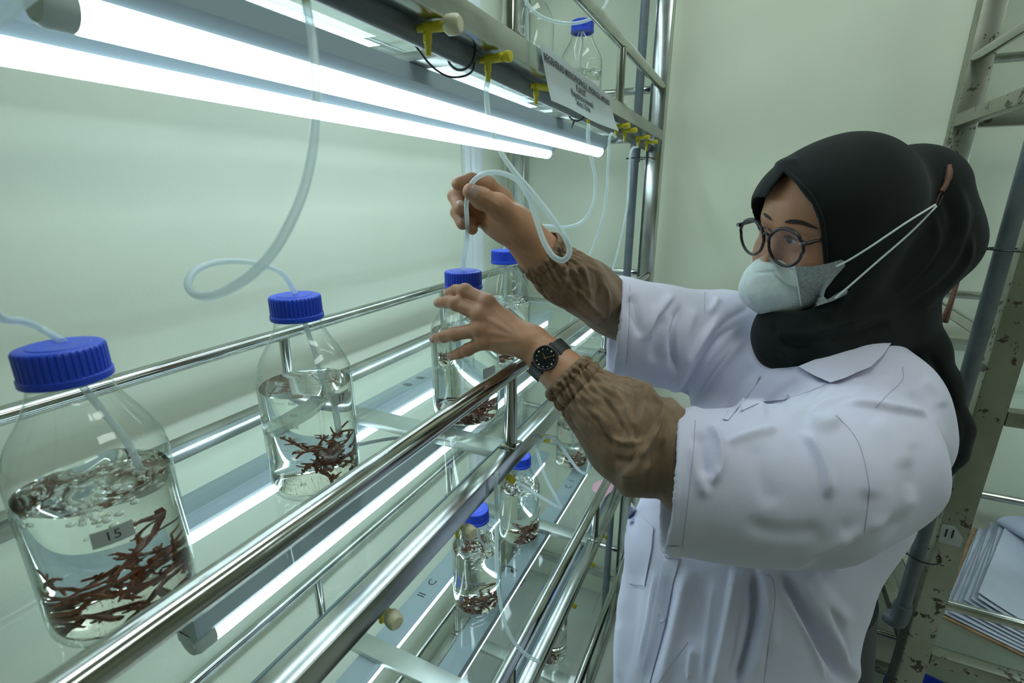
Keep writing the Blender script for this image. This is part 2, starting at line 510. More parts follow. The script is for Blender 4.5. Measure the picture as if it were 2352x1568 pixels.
# ------------------------------------------------------------------ air pipes with their valves
VALVE = {}
def make_valve(knob='yellow'):
    """yellow T valve at the origin: barrel along -Y (away from the pipe), outlet pointing down"""
    body = MB()
    pr = [(0.0, 0.0), (0.0030, 0.0), (0.0030, 0.006), (0.0046, 0.007), (0.0046, 0.012), (0.0040, 0.013), (0.0044, 0.024), (0.0046, 0.027), (0.0, 0.0272)]
    m = MB().lathe(pr, 16); m.xform(Matrix.Rotation(math.radians(90), 4, 'X')); body.add(m.v, m.f)
    body.tube([(0, -0.0095, -0.003), (0, -0.0095, -0.011), (0, -0.0095, -0.0115), (0, -0.0095, -0.021)], [0.0036, 0.0036, 0.0028, 0.0025], 14)
    kn = MB()
    if knob == 'yellow':
        pr = [(0.0, 0.0), (0.0030, 0.0), (0.0030, 0.0022), (0.0052, 0.0030), (0.0056, 0.0045), (0.0056, 0.0085), (0.0050, 0.0098), (0.0, 0.0102)]
        kn.lathe(pr, 24, rib=lambda k, i: 1.0 if (k % 4 < 2 or i in (1, 2)) else 0.94)
    else:
        pr = [(0.0, 0.0), (0.0062, 0.0), (0.0078, 0.002), (0.0080, 0.0065), (0.0078, 0.0115), (0.0060, 0.0135), (0.0, 0.0138)]
        kn.lathe(pr, 24, rib=lambda k, i: 1.0 if k % 3 else 0.965)
    kn.xform(Matrix.Translation((0, -0.027, 0)) @ Matrix.Rotation(math.radians(90), 4, 'X'))
    return body, kn

def put_valve(pipe, p, rz=0.0, rx=0.0, knob='yellow'):
    body, kn = make_valve(knob)
    Mx = Matrix.Translation(tuple(p)) @ Matrix.Rotation(rz, 4, 'Z') @ Matrix.Rotation(rx, 4, 'X')
    body.xform(Mx); kn.xform(Mx)
    v = obj('air_valve', body, MAT['yellow'], pipe)
    obj('valve_knob', kn, MAT['yellow' if knob == 'yellow' else 'cream'], v, label=None if knob == 'yellow' else 'cream valve knob')
    return Mx @ Vector((0, -0.0095, -0.019))

def tie(parent, c, axis, rad, tail):
    c = np.asarray(c, float)
    ring = MB()
    n = 20
    a = np.array([1.0, 0, 0]) if axis == 'z' else np.array([0, 1.0, 0])
    b = np.array([0, 1.0, 0]) if axis == 'z' else np.array([0, 0, 1.0])
    ring.tube([c + rad * (a * math.cos(2 * math.pi * k / n) + b * math.sin(2 * math.pi * k / n)) for k in range(n + 1)], 0.0014, 6, caps=False)
    t = np.asarray(tail, float)
    st = c + t / (np.linalg.norm(t) + 1e-9) * rad
    ring.tube([st, st + t * 0.5, st + t], [0.0022, 0.0013, 0.0008], 6)
    return obj('cable_tie', ring, MAT['black'], parent)

PYY = 0.288
top_pipe = thing('air_pipe', 'grey plastic air pipe with yellow valves under the top shelf in view', 'pipe', (0.6, PYY, 1.62))
pl = MB().tube([(-0.28, PYY, 1.641), (0.5, PYY, 1.6365), (1.35, PYY, 1.6255), (1.433, PYY, 1.6245)], 0.0112, 24)
obj('tube', pl, MAT['pvc'], top_pipe)
OUT = {}
def pipe_z(x): return 1.641 - 0.0165 * (x + 0.28) / 1.71
for key, x, rz, knob in (('hose_a', 0.262, 0.0, 'yellow'), ('free_a', 0.392, 0.1, 'cream'), ('hose_b', 0.500, -0.05, 'yellow'), ('free_b', 0.628, 0.95, 'yellow'),
                         ('hose_c', 0.86, 1.25, 'yellow'), ('free_c', 1.030, -0.2, 'yellow'), ('hose_d', 1.105, -0.35, 'yellow'), ('hose_e', 1.235, -0.3, 'yellow'), ('free_d', 1.335, -0.25, 'yellow')):
    OUT[key] = put_valve(top_pipe, (x, PYY - 0.0095, pipe_z(x)), rz, 0.0, knob)
tie(top_pipe, (0.478, PYY, pipe_z(0.478) + 0.004), 'x', 0.0165, (0.0, -0.002, 0.02))
tie(top_pipe, (0.845, PYY, pipe_z(0.845) + 0.004), 'x', 0.0165, (0.0, 0.004, -0.012))
mid_pipe = thing('air_pipe', 'grey plastic air pipe with yellow valves under the middle shelf', 'pipe', (0.6, 0.296, 1.12))
obj('tube', MB().tube([(-0.28, 0.296, 1.127), (1.44, 0.296, 1.122)], 0.0112, 24), MAT['pvc'], mid_pipe)
for key, x, rz, knob in (('mid_a', 0.288, -0.35, 'cream'), ('mid_b', 0.425, -0.35, 'cream'), ('mid_c', 0.548, -0.5, 'yellow'), ('mid_d', 0.676, -0.5, 'yellow'), ('mid_e', 0.98, -0.4, 'yellow')):
    OUT[key] = put_valve(mid_pipe, (x, 0.296 - 0.0095, 1.1255), rz, 0.0, knob)
low_pipe = thing('air_pipe', 'grey plastic air pipe with yellow valves under the lower shelf', 'pipe', (0.6, 0.296, 0.62))
obj('tube', MB().tube([(-0.28, 0.296, 0.630), (1.44, 0.296, 0.626)], 0.0112, 24), MAT['pvc'], low_pipe)
for key, x, knob in (('low_a', 0.86, 'yellow'), ('low_b', 1.0, 'yellow'), ('low_c', 1.115, 'yellow'), ('low_d', 1.36, 'yellow')):
    OUT[key] = put_valve(low_pipe, (x, 0.296 - 0.0095, 0.6275), -0.4, 0.0, knob)
riser = thing('air_pipe', 'upright grey plastic pipe beside the front post at the far end', 'pipe', (1.415, 0.309, 0.0))
obj('tube', MB().tube([(1.4195, 0.316, 0.02), (1.4195, 0.316, 1.598), (1.4195, 0.316, 1.6)], 0.0112, 24).tube([(1.4195, 0.316, 1.649), (1.4195, 0.316, 2.40)], 0.0112, 24), MAT['pvc'], riser)
obj('elbow', MB().tube([(1.4195, 0.316, 1.585), (1.4195, 0.316, 1.655)], 0.0140, 24), MAT['pvc'], riser)
tie(riser, (1.430, 0.305, 1.595), 'z', 0.036, (-0.03, -0.01, -0.004))
# thin black lead drooping from the top pipe
mb = MB().tube(spline([(0.415, 0.300, 1.632), (0.438, 0.296, 1.617), (0.462, 0.290, 1.612), (0.484, 0.281, 1.619), (0.492, 0.279, 1.634)], 6), 0.0011, 8)
tag(obj('wire', mb, MAT['black']), 'thin black wire looped under the grey pipe beside the yellow valve', 'wire')

# ------------------------------------------------------------------ bottles
ZCAP, HB = 0.2275, 0.2275
PROFILE = [(0.0, 0.0022), (0.030, 0.0016), (0.041, 0.0), (0.0455, 0.0008), (0.0488, 0.0036), (0.0503, 0.0085), (0.0505, 0.02), (0.0505, 0.06), (0.0505, 0.10), (0.0505, 0.128),
           (0.0503, 0.136), (0.0492, 0.1435), (0.0466, 0.1515), (0.0425, 0.1600), (0.0378, 0.1680), (0.0332, 0.1755), (0.0292, 0.1830), (0.0262, 0.1900), (0.0246, 0.1955),
           (0.0240, 0.1985), (0.0252, 0.1998), (0.0256, 0.2010), (0.0250, 0.2022), (0.0220, 0.2030), (0.0215, 0.2060), (0.0215, 0.2240)]
def inner_r(z):
    pr = [(q[1], q[0]) for q in PROFILE[3:]]
    zz = [q[0] for q in pr]; rr = [q[1] for q in pr]
    return float(np.interp(z, zz, rr)) - 0.0022

def cap_mesh():
    ribs = 40
    n = ribs * 6
    pr = [(0.0, 0.0266), (0.018, 0.0266), (0.0185, 0.0260), (0.0232, 0.0260), (0.0254, 0.0253), (0.0264, 0.0238), (0.0265, 0.0225), (0.0266, 0.0120), (0.0266, 0.0062), (0.0267, 0.0056), (0.0274, 0.0052), (0.0275, 0.0040), (0.0275, 0.0006), (0.0268, 0.0), (0.0240, 0.0), (0.0235, 0.004), (0.0, 0.0045)]
    def rib(k, i):
        if i in (5, 6, 7, 8):
            return 1.0 if (k % 6) < 4 else 0.966
        return 1.0
    return MB().lathe(pr, n, rib=rib)

def water_mesh(level, splash, seed, n=64):
    """body of sea water: wall just inside the glass, top rippled where air is bubbling"""
    rnd = np.random.RandomState(seed)
    prof = [(0.0, 0.0046)] + [(inner_r(z), z) for z in (0.0062, 0.0095, 0.013, 0.02, 0.05, 0.08)]
    prof[1] = (0.043, 0.0050); prof[2] = (0.0468, 0.0085)
    prof += [(inner_r(z), z) for z in np.linspace(0.09, level, 8)]
    m = MB().lathe(prof, n)
    base = len(m.v) - n
    R = inner_r(level)
    rings = [base]
    K = 26 if splash > 0 else 5
    ph = rnd.rand(14) * 6.28; kx = rnd.randn(14) * 115; ky = rnd.randn(14) * 115
    def hgt(x, y):
        if splash <= 0: return 0.0
        return splash * float(np.sum(np.sin(kx * x + ky * y + ph)) / 3.2)
    for k in range(n):
        x, y, z = m.v[base + k]
        m.v[base + k] = (x, y, z + (0.0010 if splash <= 0 else 0.5 * hgt(x, y)))
    prev = base
    for j in range(1, K):
        rr = R * (1 - j / K)
        st = len(m.v)
        for k in range(n):
            a = 2 * math.pi * k / n
            x, y = rr * math.cos(a), rr * math.sin(a)
            m.v.append((x, y, level + hgt(x, y)))
        for k in range(n):
            k2 = (k + 1) % n
            m.f.append((prev + k, prev + k2, st + k2, st + k))
        prev = st
    m.v.append((0, 0, level + hgt(0, 0)))
    for k in range(n):
        m.f.append((prev + k, prev + (k + 1) % n, len(m.v) - 1))
    return m

ICO = None
def icosphere():
    global ICO
    if ICO is None:
        bm = bmesh.new(); bmesh.ops.create_icosphere(bm, subdivisions=2, radius=1.0)
        ICO = (np.array([tuple(v.co) for v in bm.verts]), [tuple(v.index for v in f.verts) for f in bm.faces]); bm.free()
    return ICO

def bubbles_mesh(level, count, seed, cx=0.0, cy=0.0, top_only=False):
    rnd = random.Random(seed); m = MB(); V, F = icosphere()
    for i in range(count):
        if rnd.random() < 0.72 or top_only:
            a = rnd.random() * 6.28; rr = 0.040 * math.sqrt(rnd.random())
            p = (rr * math.cos(a), rr * math.sin(a), level - 0.0035 - 0.012 * rnd.random() ** 2)
            s = rnd.uniform(0.0008, 0.0034)
        else:
            p = (cx + rnd.gauss(0, 0.006), cy + rnd.gauss(0, 0.006), level - 0.006 - rnd.random() * 0.045)
            s = rnd.uniform(0.0007, 0.0030)
        if math.hypot(p[0], p[1]) + s > 0.0455: continue
        m.add(V * np.array([s, s, s * rnd.uniform(0.6, 0.95)]) + np.array(p), F)
    return m

def seaweed_mesh(seed, n_main, spread, height, cx=0.0, cy=0.0, z0=0.006, rad=0.0019, up=0.35, sub=2, rmax=0.0438):
    rnd = random.Random(seed); m = MB()
    def ok(p):
        q = math.hypot(p[0], p[1])
        lim = rmax if p[2] > 0.013 else 0.0395
        if q > lim: p[0] *= lim / q; p[1] *= lim / q
        p[2] = max(z0 + 0.002, min(z0 + height, p[2]))
        return p
    def branch(p, d, L, r, depth):
        pts = [np.array(p, float)]; k = max(4, int(L / 0.0055)); d = np.array(d, float)
        for i in range(k):
            d = d + np.array([rnd.gauss(0, 0.30), rnd.gauss(0, 0.30), rnd.gauss(0, 0.24)]); d /= np.linalg.norm(d)
            pts.append(ok(pts[-1] + d * L / k))
        rr = [r * (1.0 - 0.45 * i / k) * rnd.uniform(0.85, 1.2) for i in range(k + 1)]; rr[-1] = r * 0.55
        m.tube(pts, rr, 6)
        if depth > 0:
            for j in range(rnd.choice((1, 2, 2, 3))):
                i = rnd.randrange(1, k)
                t = pts[i + 1] - pts[i]; t /= (np.linalg.norm(t) + 1e-9)
                e = np.array([rnd.gauss(0, 1), rnd.gauss(0, 1), rnd.gauss(0.2, 0.8)]); e /= np.linalg.norm(e)
                branch(pts[i], t * 0.5 + e * 0.8, L * rnd.uniform(0.25, 0.55), r * 0.78, depth - 1)
        for j in range(k // 3):                                   # short spurs
            i = rnd.randrange(1, k)
            e = np.array([rnd.gauss(0, 1), rnd.gauss(0, 1), rnd.gauss(0, 1)]); e /= np.linalg.norm(e)
            m.tube([pts[i], ok(pts[i] + e * rnd.uniform(0.003, 0.007))], [r * 0.85, r * 0.5], 6)
    for i in range(n_main):
        a = rnd.random() * 6.28
        st = ok(np.array([cx + rnd.gauss(0, spread * 0.22), cy + rnd.gauss(0, spread * 0.22), z0 + rnd.uniform(0.004, height * 0.55)]))
        branch(st, (math.cos(a), math.sin(a), rnd.uniform(-0.3, up + 0.35)), rnd.uniform(0.55, 1.1) * spread, rad * rnd.uniform(0.8, 1.25), sub)
    return m

CAPM = cap_mesh()
GLASSM = MB().lathe(PROFILE, 72)
PROTO = {}
def shared(name, mb, mat):
    """the same mesh data for every copy of a part"""
    if name not in PROTO:
        o = obj(name, mb, mat, None, local=True)
        PROTO[name] = o.data
        bpy.data.objects.remove(o)
    return PROTO[name]

def wrap(verts, az, z, R, sx=1.0):
    """flat lettering wrapped round the bottle wall; az: azimuth of its middle as seen from outside"""
    return [(R * math.cos(az + sx * x / R), R * math.sin(az + sx * x / R), z + y) for x, y in verts]

def print_mesh(az, full=True, field=True):
    """graduation lines and figures printed on the glass"""
    m = MB(); R = 0.05065
    for i in range(1, 9 if full else 6):
        z = 0.012 + 0.0137 * i
        V = []; F = []
        for k in range(9):
            a = -0.019 + 0.017 * k / 8
            V += [(a, -0.00022), (a, 0.00022)]
        for k in range(8): F.append((2 * k, 2 * k + 2, 2 * k + 3, 2 * k + 1))
        m.add(wrap(V, az, z, R), F)
        v, f = text_mesh(str(i * 100), 0.0052, 'LEFT')
        m.add(wrap([(x + 0.001, y) for x, y in v], az, z, R), f)
    v, f = text_mesh('1000 ml', 0.0050, 'LEFT'); m.add(wrap([(x + 0.034, y) for x, y in v], az, 0.119, R), f)
    V = []; F = []                                                # rounded writing field beside the scale
    for k in range(13):
        a = 0.030 + 0.026 * k / 12
        e = min(k, 12 - k); h = 0.0085 if e > 1 else (0.0078 if e == 1 else 0.0062)
        V += [(a, -h), (a, h)]
    for k in range(12): F.append((2 * k, 2 * k + 2, 2 * k + 3, 2 * k + 1))
    if field: m.add(wrap(V, az, 0.085, R), F)
    return m

def bottle(loc, label, level=0.125, splash=0.0, bub=0, seed=1, az=3.5, sticker=None, dip=None, group=None, tilt=(0, 0), print_on=True):
    t = thing('bottle', label, 'bottle', loc, group)
    t.rotation_euler = (tilt[0], tilt[1], 0)
    def part(name, me, mat, par=t):
        o = bpy.data.objects.new(name, me); COL.objects.link(o); o.parent = par
        return o
    g = part('glass_body', shared('glass_body', GLASSM, MAT['glass']), None)
    c = part('screw_cap', shared('screw_cap', CAPM, MAT['blue']), None); c.location = (0, 0, HB - 0.0266)
    w = obj('water', water_mesh(level, splash, seed), MAT['water'], t, local=True)
    if bub: 
        b = obj('air_bubbles', bubbles_mesh(level, bub, seed + 5), MAT['bubble'], w, local=True); b['kind'] = 'stuff'
    if print_on:
        me = shared('printed_scale' if not sticker else 'printed_scale_plain', print_mesh(0.0, field=not sticker), MAT['print'])
        p = part('printed_scale', me, None); p.rotation_euler = (0, 0, az); p['kind'] = 'stuff'
    d = dip or [(0.006, 0.002, 0.205), (0.009, 0.004, 0.15), (0.012, 0.003, 0.09), (0.015, 0.002, 0.055)]
    obj('dip_tube', MB().tube(spline(d, 6), 0.0027, 12), MAT['hose'], t, local=True)
    if sticker:
        s_az, s_z, txt = sticker
        m = MB(); V = []; F = []
        for k in range(9):
            a = -0.0125 + 0.025 * k / 8; V += [(a, -0.0065), (a, 0.0065)]
        for k in range(8): F.append((2 * k, 2 * k + 2, 2 * k + 3, 2 * k + 1))
        st = obj('number_sticker', (wrap(V, s_az, s_z, 0.0509), F), MAT['sticker'], t, local=True)
        if txt:
            v, f = text_mesh(txt, 0.0105, 'CENTER')
            obj('handwritten_number', (wrap(v, s_az, s_z, 0.0511), f), MAT['ink'], st, local=True)
    return t

def seaweed(loc, label, seed, group='seaweed in the bottles', **kw):
    m = seaweed_mesh(seed, **kw)
    o = obj('seaweed', m, MAT['weed'], None, local=True)
    o.location = loc
    o['label'] = label; o['category'] = 'seaweed'; o['group'] = group
    return o

zmid, zlow, zbase, ztop = LEVELS[2], LEVELS[1], LEVELS[0], LEVELS[3]
GB = 'glass bottles with blue caps'
B1, B2, B3, B4 = (0.1614, 0.4387, zmid), (0.367, 0.4373, zmid), (0.598, 0.3663, zmid), (0.868, 0.4353, zmid)
# azimuth pointing from a bottle to the camera
def to_cam(b): return math.atan2(-b[1], -b[0])
bottle(B1, 'bottle of bubbling water on the middle shelf, nearest the camera', 0.118, 0.0030, 150, 11, to_cam(B1) - 1.9, (to_cam(B1) + 0.02, 0.094, '15'),
       [(0.004, 0.004, 0.205), (0.014, -0.004, 0.17), (0.022, -0.010, 0.14), (0.026, -0.012, 0.11)], GB, print_on=False)
seaweed(B1, 'large loose red brown seaweed sprig in the nearest bottle', 3, n_main=13, spread=0.060, height=0.058, rad=0.0021, up=0.30, cx=0.004, cy=0.004)
bottle(B2, 'still clear bottle on the middle shelf, second from the camera, numbered 17', 0.125, 0.0, 0, 12, to_cam(B2) - 0.42, (to_cam(B2) + 0.72, 0.116, '17'),
       [(0.006, 0.000, 0.205), (0.014, -0.006, 0.15), (0.017, -0.010, 0.10), (0.018, -0.011, 0.055)], GB)
seaweed(B2, 'dense bushy red brown seaweed in the still bottle numbered 17', 21, n_main=26, spread=0.042, height=0.074, rad=0.0018, up=0.75, cx=0.013, cy=-0.010)
bottle(B3, "bottle on the middle shelf gripped by the woman's watch hand", 0.140, 0.0, 0, 13, to_cam(B3) - 0.10, None,
       [(0.004, 0.003, 0.205), (0.002, 0.006, 0.16), (0.004, 0.010, 0.13), (0.006, 0.012, 0.08)], GB)
seaweed(B3, 'red brown seaweed lying flat in the bottle the woman holds', 31, n_main=26, spread=0.045, height=0.026, rad=0.0021, up=0.1)
bottle(B4, "bottle on the middle shelf directly behind the one the woman holds", 0.128, 0.0016, 60, 14, to_cam(B4) - 0.4, None, None, GB)
seaweed(B4, 'small seaweed sprig in the bottle behind the held one', 41, n_main=9, spread=0.04, height=0.03, rad=0.0018)
L1, L2, L3 = (0.727, 0.432, zlow), (0.955, 0.440, zlow), (1.345, 0.437, zlow)
bottle(L1, 'bottle on the lower shelf nearest the camera', 0.140, 0.0022, 70, 15, to_cam(L1) + 0.35, None,
       [(0.006, 0.002, 0.205), (0.009, -0.002, 0.15), (0.020, -0.012, 0.12), (0.032, -0.018, 0.095)], GB)
seaweed(L1, 'spread seaweed sprig in the nearest bottle on the lower shelf', 51, n_main=12, spread=0.055, height=0.020, rad=0.0021, up=0.05)
bottle(L2, 'bottle on the lower shelf, second from the camera', 0.142, 0.0022, 80, 16, to_cam(L2) + 0.5, None, None, GB)
seaweed(L2, 'matted seaweed in the second bottle on the lower shelf', 61, n_main=24, spread=0.036, height=0.038, rad=0.0015, up=0.45, cx=0.012, cy=-0.010)
bottle(L3, 'bottle on the lower shelf farthest from the camera', 0.136, 0.0016, 70, 17, to_cam(L3) + 0.4, None, None, GB)
seaweed(L3, 'matted seaweed in the farthest bottle on the lower shelf', 71, n_main=22, spread=0.042, height=0.026, rad=0.0015, up=0.2, cx=0.008, cy=-0.008)
Z1 = (1.083, 0.398, zbase)
bottle(Z1, 'bottle on the bottom shelf seen between the two front beams', 0.12, 0.0, 0, 18, 3.6, None, None, GB)
seaweed(Z1, 'dark seaweed in the bottle between the front beams below', 81, n_main=14, spread=0.045, height=0.03)
T1, T2 = (0.955, 0.43, ztop), (1.262, 0.425, ztop)
bottle(T1, 'bottle on the top shelf cut off by the upper edge of view', 0.030, 0.0, 0, 19, 3.3, None, None, GB)
seaweed(T1, 'scattered seaweed crumbs in the cut off top bottle', 91, n_main=16, spread=0.02, height=0.012, rad=0.0011, up=0.1)
bottle(T2, 'bottle on the top shelf above the paper sign', 0.118, 0.0016, 60, 20, to_cam(T2), None, None, GB)
seaweed(T2, 'short broken seaweed pieces in the bottle above the sign', 101, n_main=22, spread=0.022, height=0.085, rad=0.0015, up=0.4)

# silt on the floor of the two nearest bottles: part of what lies in them, too fine to count
for b, sd, lab in ((B1, 5, 'fine brown silt on the floor of the nearest bottle'), (B2, 6, 'fine brown silt on the floor of bottle 17')):
    rnd = random.Random(sd); m = MB()
    for i in range(260):
        a = rnd.random() * 6.28; rr = 0.040 * math.sqrt(rnd.random()); s = rnd.uniform(0.0002, 0.0007)
        x, y = rr * math.cos(a), rr * math.sin(a); z = 0.0056 + (0.003 if rr > 0.037 else 0)
        m.add([(x - s, y - s, z), (x + s, y - s * 0.5, z), (x + s * 0.6, y + s, z), (x, y, z + s * 0.7)], [(0, 1, 3), (1, 2, 3), (2, 0, 3), (0, 2, 1)])
    o = obj('silt', m, MAT['silt'], None, local=True, smooth=False); o.location = b; o['kind'] = 'stuff'; o['label'] = lab; o['category'] = 'silt'

# ------------------------------------------------------------------ air hoses
def hose(pts, label, rad=0.0027, start=None, end=None, per=8):
    q = [P(*p) for p in pts]
    if start is not None: q = [np.array(start)] + q
    if end is not None: q = q + [np.array(e) for e in end]
    o = obj('air_hose', MB().tube(spline(q, per), rad, 14), MAT['hose'])
    tag(o, label, 'hose', 'clear air hoses')
    return o
def cap_in(b, dx=0.004, dy=0.003): return [(b[0] + dx, b[1] + dy, b[2] + HB + 0.0005)]
hose([(716, 80, 0.305), (724, 160, 0.298), (727, 240, 0.292), (720, 330, 0.285), (702, 420, 0.277), (672, 500, 0.270), (626, 580, 0.268), (565, 640, 0.272), (500, 675, 0.288), (452, 678, 0.32),
      (432, 652, 0.355), (450, 620, 0.39), (500, 602, 0.425), (562, 601, 0.455), (615, 612, 0.48), (652, 632, 0.505)], 'wide looped clear hose running from the top pipe to bottle 17', start=OUT['hose_a'], end=cap_in(B2))
hose([(1117, 210, 0.515), (1123, 270, 0.512), (1143, 335, 0.507), (1178, 390, 0.50), (1225, 445, 0.49), (1268, 500, 0.475), (1300, 548, 0.465), (1308, 577, 0.464), (1295, 597, 0.465), (1272, 589, 0.468),
      (1250, 556, 0.475), (1232, 505, 0.485), (1216, 455, 0.495), (1188, 415, 0.508), (1150, 397, 0.52), (1115, 398, 0.53), (1090, 413, 0.542), (1077, 436, 0.552), (1071, 470, 0.563), (1073, 510, 0.585), (1073, 550, 0.625), (1067, 585, 0.675)],
     "clear hose looped through the woman's raised fingers", start=OUT['hose_b'], end=cap_in(B3, 0.0, 0.0))
hose([(1352, 290, 0.70), (1351, 320, 0.72), (1360, 370, 0.75), (1368, 420, 0.77), (1362, 470, 0.80), (1338, 508, 0.84), (1300, 521, 0.88), (1250, 518, 0.92), (1200, 520, 0.95), (1172, 545, 0.955)], 'clear hose swinging behind the raised forearm to the far bottle', start=OUT['hose_c'], end=cap_in(B4))
hose([(1402, 310, 0.80), (1397, 370, 0.84), (1394, 430, 0.87), (1385, 500, 0.90), (1365, 560, 0.92), (1345, 610, 0.93), (1320, 680, 0.94), (1312, 740, 0.95)], 'thin clear hose hanging straight down past the sign corner', 0.0022, start=OUT['free_c'])
hose([(1450, 345, 0.99), (1445, 400, 1.0), (1441, 470, 1.0), (1428, 540, 1.0), (1410, 610, 1.0), (1395, 670, 1.0), (1380, 740, 1.02)], 'thin clear hose hanging nearest the far post', 0.0022, start=OUT['hose_e'])
hose([(30, 20, 0.235), (-30, 75, 0.24), (-75, 200, 0.25), (-105, 380, 0.26), (-90, 560, 0.27), (-55, 660, 0.285), (0, 728, 0.315), (50, 737, 0.345), (95, 755, 0.375)], 'clear hose entering the blue cap of the nearest bottle', start=P(160, -80, 0.25), end=cap_in(B1))
# lower tier hoses
e = OUT['mid_b']
hose([(1140, 1090, 0.60), (1141, 1200, 0.63), (1141, 1300, 0.66), (1150, 1390, 0.69), (1172, 1460, 0.72), (1205, 1500, 0.73), (1238, 1520, 0.735)], 'clear hose drooping over the lower guard rail', 0.0026, start=OUT['mid_c'])
hose([(1190, 1108, 0.70), (1230, 1133, 0.78), (1265, 1155, 0.82), (1288, 1166, 0.84), (1278, 1143, 0.84), (1255, 1100, 0.82), (1238, 1050, 0.80), (1232, 1010, 0.77)], 'clear hose bent to a sharp V above the lower lamp', 0.0026, start=None, end=[OUT['mid_d']])
hose([(1258, 1003, 0.74), (1285, 1020, 0.78), (1310, 1055, 0.82), (1330, 1080, 0.85), (1347, 1086, 0.87), (1354, 1060, 0.88), (1354, 1000, 0.88), (1352, 930, 0.88)], 'clear hose curving in front of the far lower bottle', 0.0026, start=OUT['mid_d'])
hose([(1200, -10, 0.86), (1225, 25, 0.86), (1260, 45, 0.865), (1310, 54, 0.875), (1355, 44, 0.88), (1385, 20, 0.885), (1400, -10, 0.89)], 'clear hose crossing in front of the cap above the sign')

# ------------------------------------------------------------------ paper sign on the top front beam
def sign():
    A, B = PY(1240, 93, 0.2505), PY(1402, 221, 0.2505)
    Cc, D = PY(1404, 302, 0.2505), PY(1255, 232, 0.2505)
    def S(u, v, off=0.0):                     # u along the beam, v downwards
        a = A * (1 - u) + B * u; b = D * (1 - u) + Cc * u
        p = a * (1 - v) + b * v
        bow = 0.012 * (v ** 2) * (0.35 + 0.65 * u) + 0.0035 * math.sin(u * 6.0 + 0.8) * v
        return np.array([p[0], p[1] - bow - off, p[2]])
    nu, nv = 24, 12
    m = MB(); V = []; F = []
    for off in (0.0, -0.0004):
        for j in range(nv + 1):
            for i in range(nu + 1): V.append(S(i / nu, j / nv, off))
    n1 = (nu + 1) * (nv + 1)
    for j in range(nv):
        for i in range(nu):
            q = j * (nu + 1) + i
            F.append((q, q + nu + 1, q + nu + 2, q + 1)); F.append((n1 + q, n1 + q + 1, n1 + q + nu + 2, n1 + q + nu + 1))
    for i in range(nu):
        F.append((i, i + 1, n1 + i + 1, n1 + i)); q = nv * (nu + 1) + i; F.append((q, n1 + q, n1 + q + 1, q + 1))
    for j in range(nv):
        q = j * (nu + 1); F.append((q, n1 + q, n1 + q + nu + 1, q + nu + 1)); q += nu; F.append((q, q + nu + 1, n1 + q + nu + 1, n1 + q))
    m.add(V, F)
    t = thing('paper_sign', 'white paper notice with printed lettering hung on the top front beam', 'sign', S(0.5, 0.9))
    obj('sheet', m, MAT['paper'], t)
    W = np.linalg.norm(B - A); H = np.linalg.norm(D - A)
    for txt, uc, vc, size, wid in (('REGENERASI MIKROPROPAGUL, PROPAGUL MENJADI', 0.49, 0.24, 0.0125, 0.95), ('PLANLET', 0.46, 0.42, 0.0125, 0.15), ('(Kappaphycus alvarezii)', 0.46, 0.585, 0.0115, 0.36), ('Selama 3 Bulan', 0.45, 0.75, 0.0120, 0.24)):
        v, f = text_mesh(txt, size, 'CENTER', 2, 0.00028)
        xs = [q[0] for q in v]; k = wid * W / (max(xs) - min(xs))
        obj('lettering', ([S(uc + x * k / W, vc - y / H, 0.0007) for x, y in v], f), MAT['ink'], t, smooth=False)
sign()
mb = MB().box((0.567, 0.2515, 1.6415), (0.595, 0.2529, 1.668))
tag(obj('clear_tape', mb, MAT['acrylic'], smooth=False), 'strip of clear tape at the near edge of the sign', 'tape')

# hand-written marks on the lamp housings, part of the lamps
def lamp_mark(lamp, x, y, z, txt, size, rot):
    v, f = text_mesh(txt, size, 'CENTER', 2, 0.0002)
    c, s = math.cos(rot), math.sin(rot)
    obj('handwritten_mark', ([(x + c * a - s * b, y + s * a + c * b, z) for a, b in v], f), MAT['ink'], lamp, smooth=False)
for k, x, txt in ((1, 0.70, 'II'), (1, 0.74, 'C'), (1, 1.27, 'I'), (1, 1.235, 'C'), (2, 0.74, 'II'), (2, 0.70, 'II')):
    for j in (0, 1):
        if k == 1 and x < 1 and j == 0: continue
        if k == 2 and j == 0: continue
        lamp_mark(LAMPS[k, j], x, TY[j], LEVELS[k] - 0.0162, txt, 0.026, 0.0)
for k in (1, 2):
    q = PZ(1173, 1308, LEVELS[1] - 0.0164) if k == 1 else PZ(1092, 1062, LEVELS[2] - 0.0164)
    x, y, z = q[0], TY[0], LEVELS[k] - 0.0164
    obj('cable_entry', MB().tube([(x, y, z), (x, y, z + 0.002)], 0.007, 18), MAT['black'], LAMPS[k, 0])
    obj('power_lead', MB().tube(spline([(x, y, z), (x - 0.002, y + 0.006, z + 0.010), (x - 0.012, y + 0.028, z + 0.010), (x - 0.05, y + 0.075, z + 0.004)], 5), 0.0024, 8), MAT['pvc'], LAMPS[k, 0])

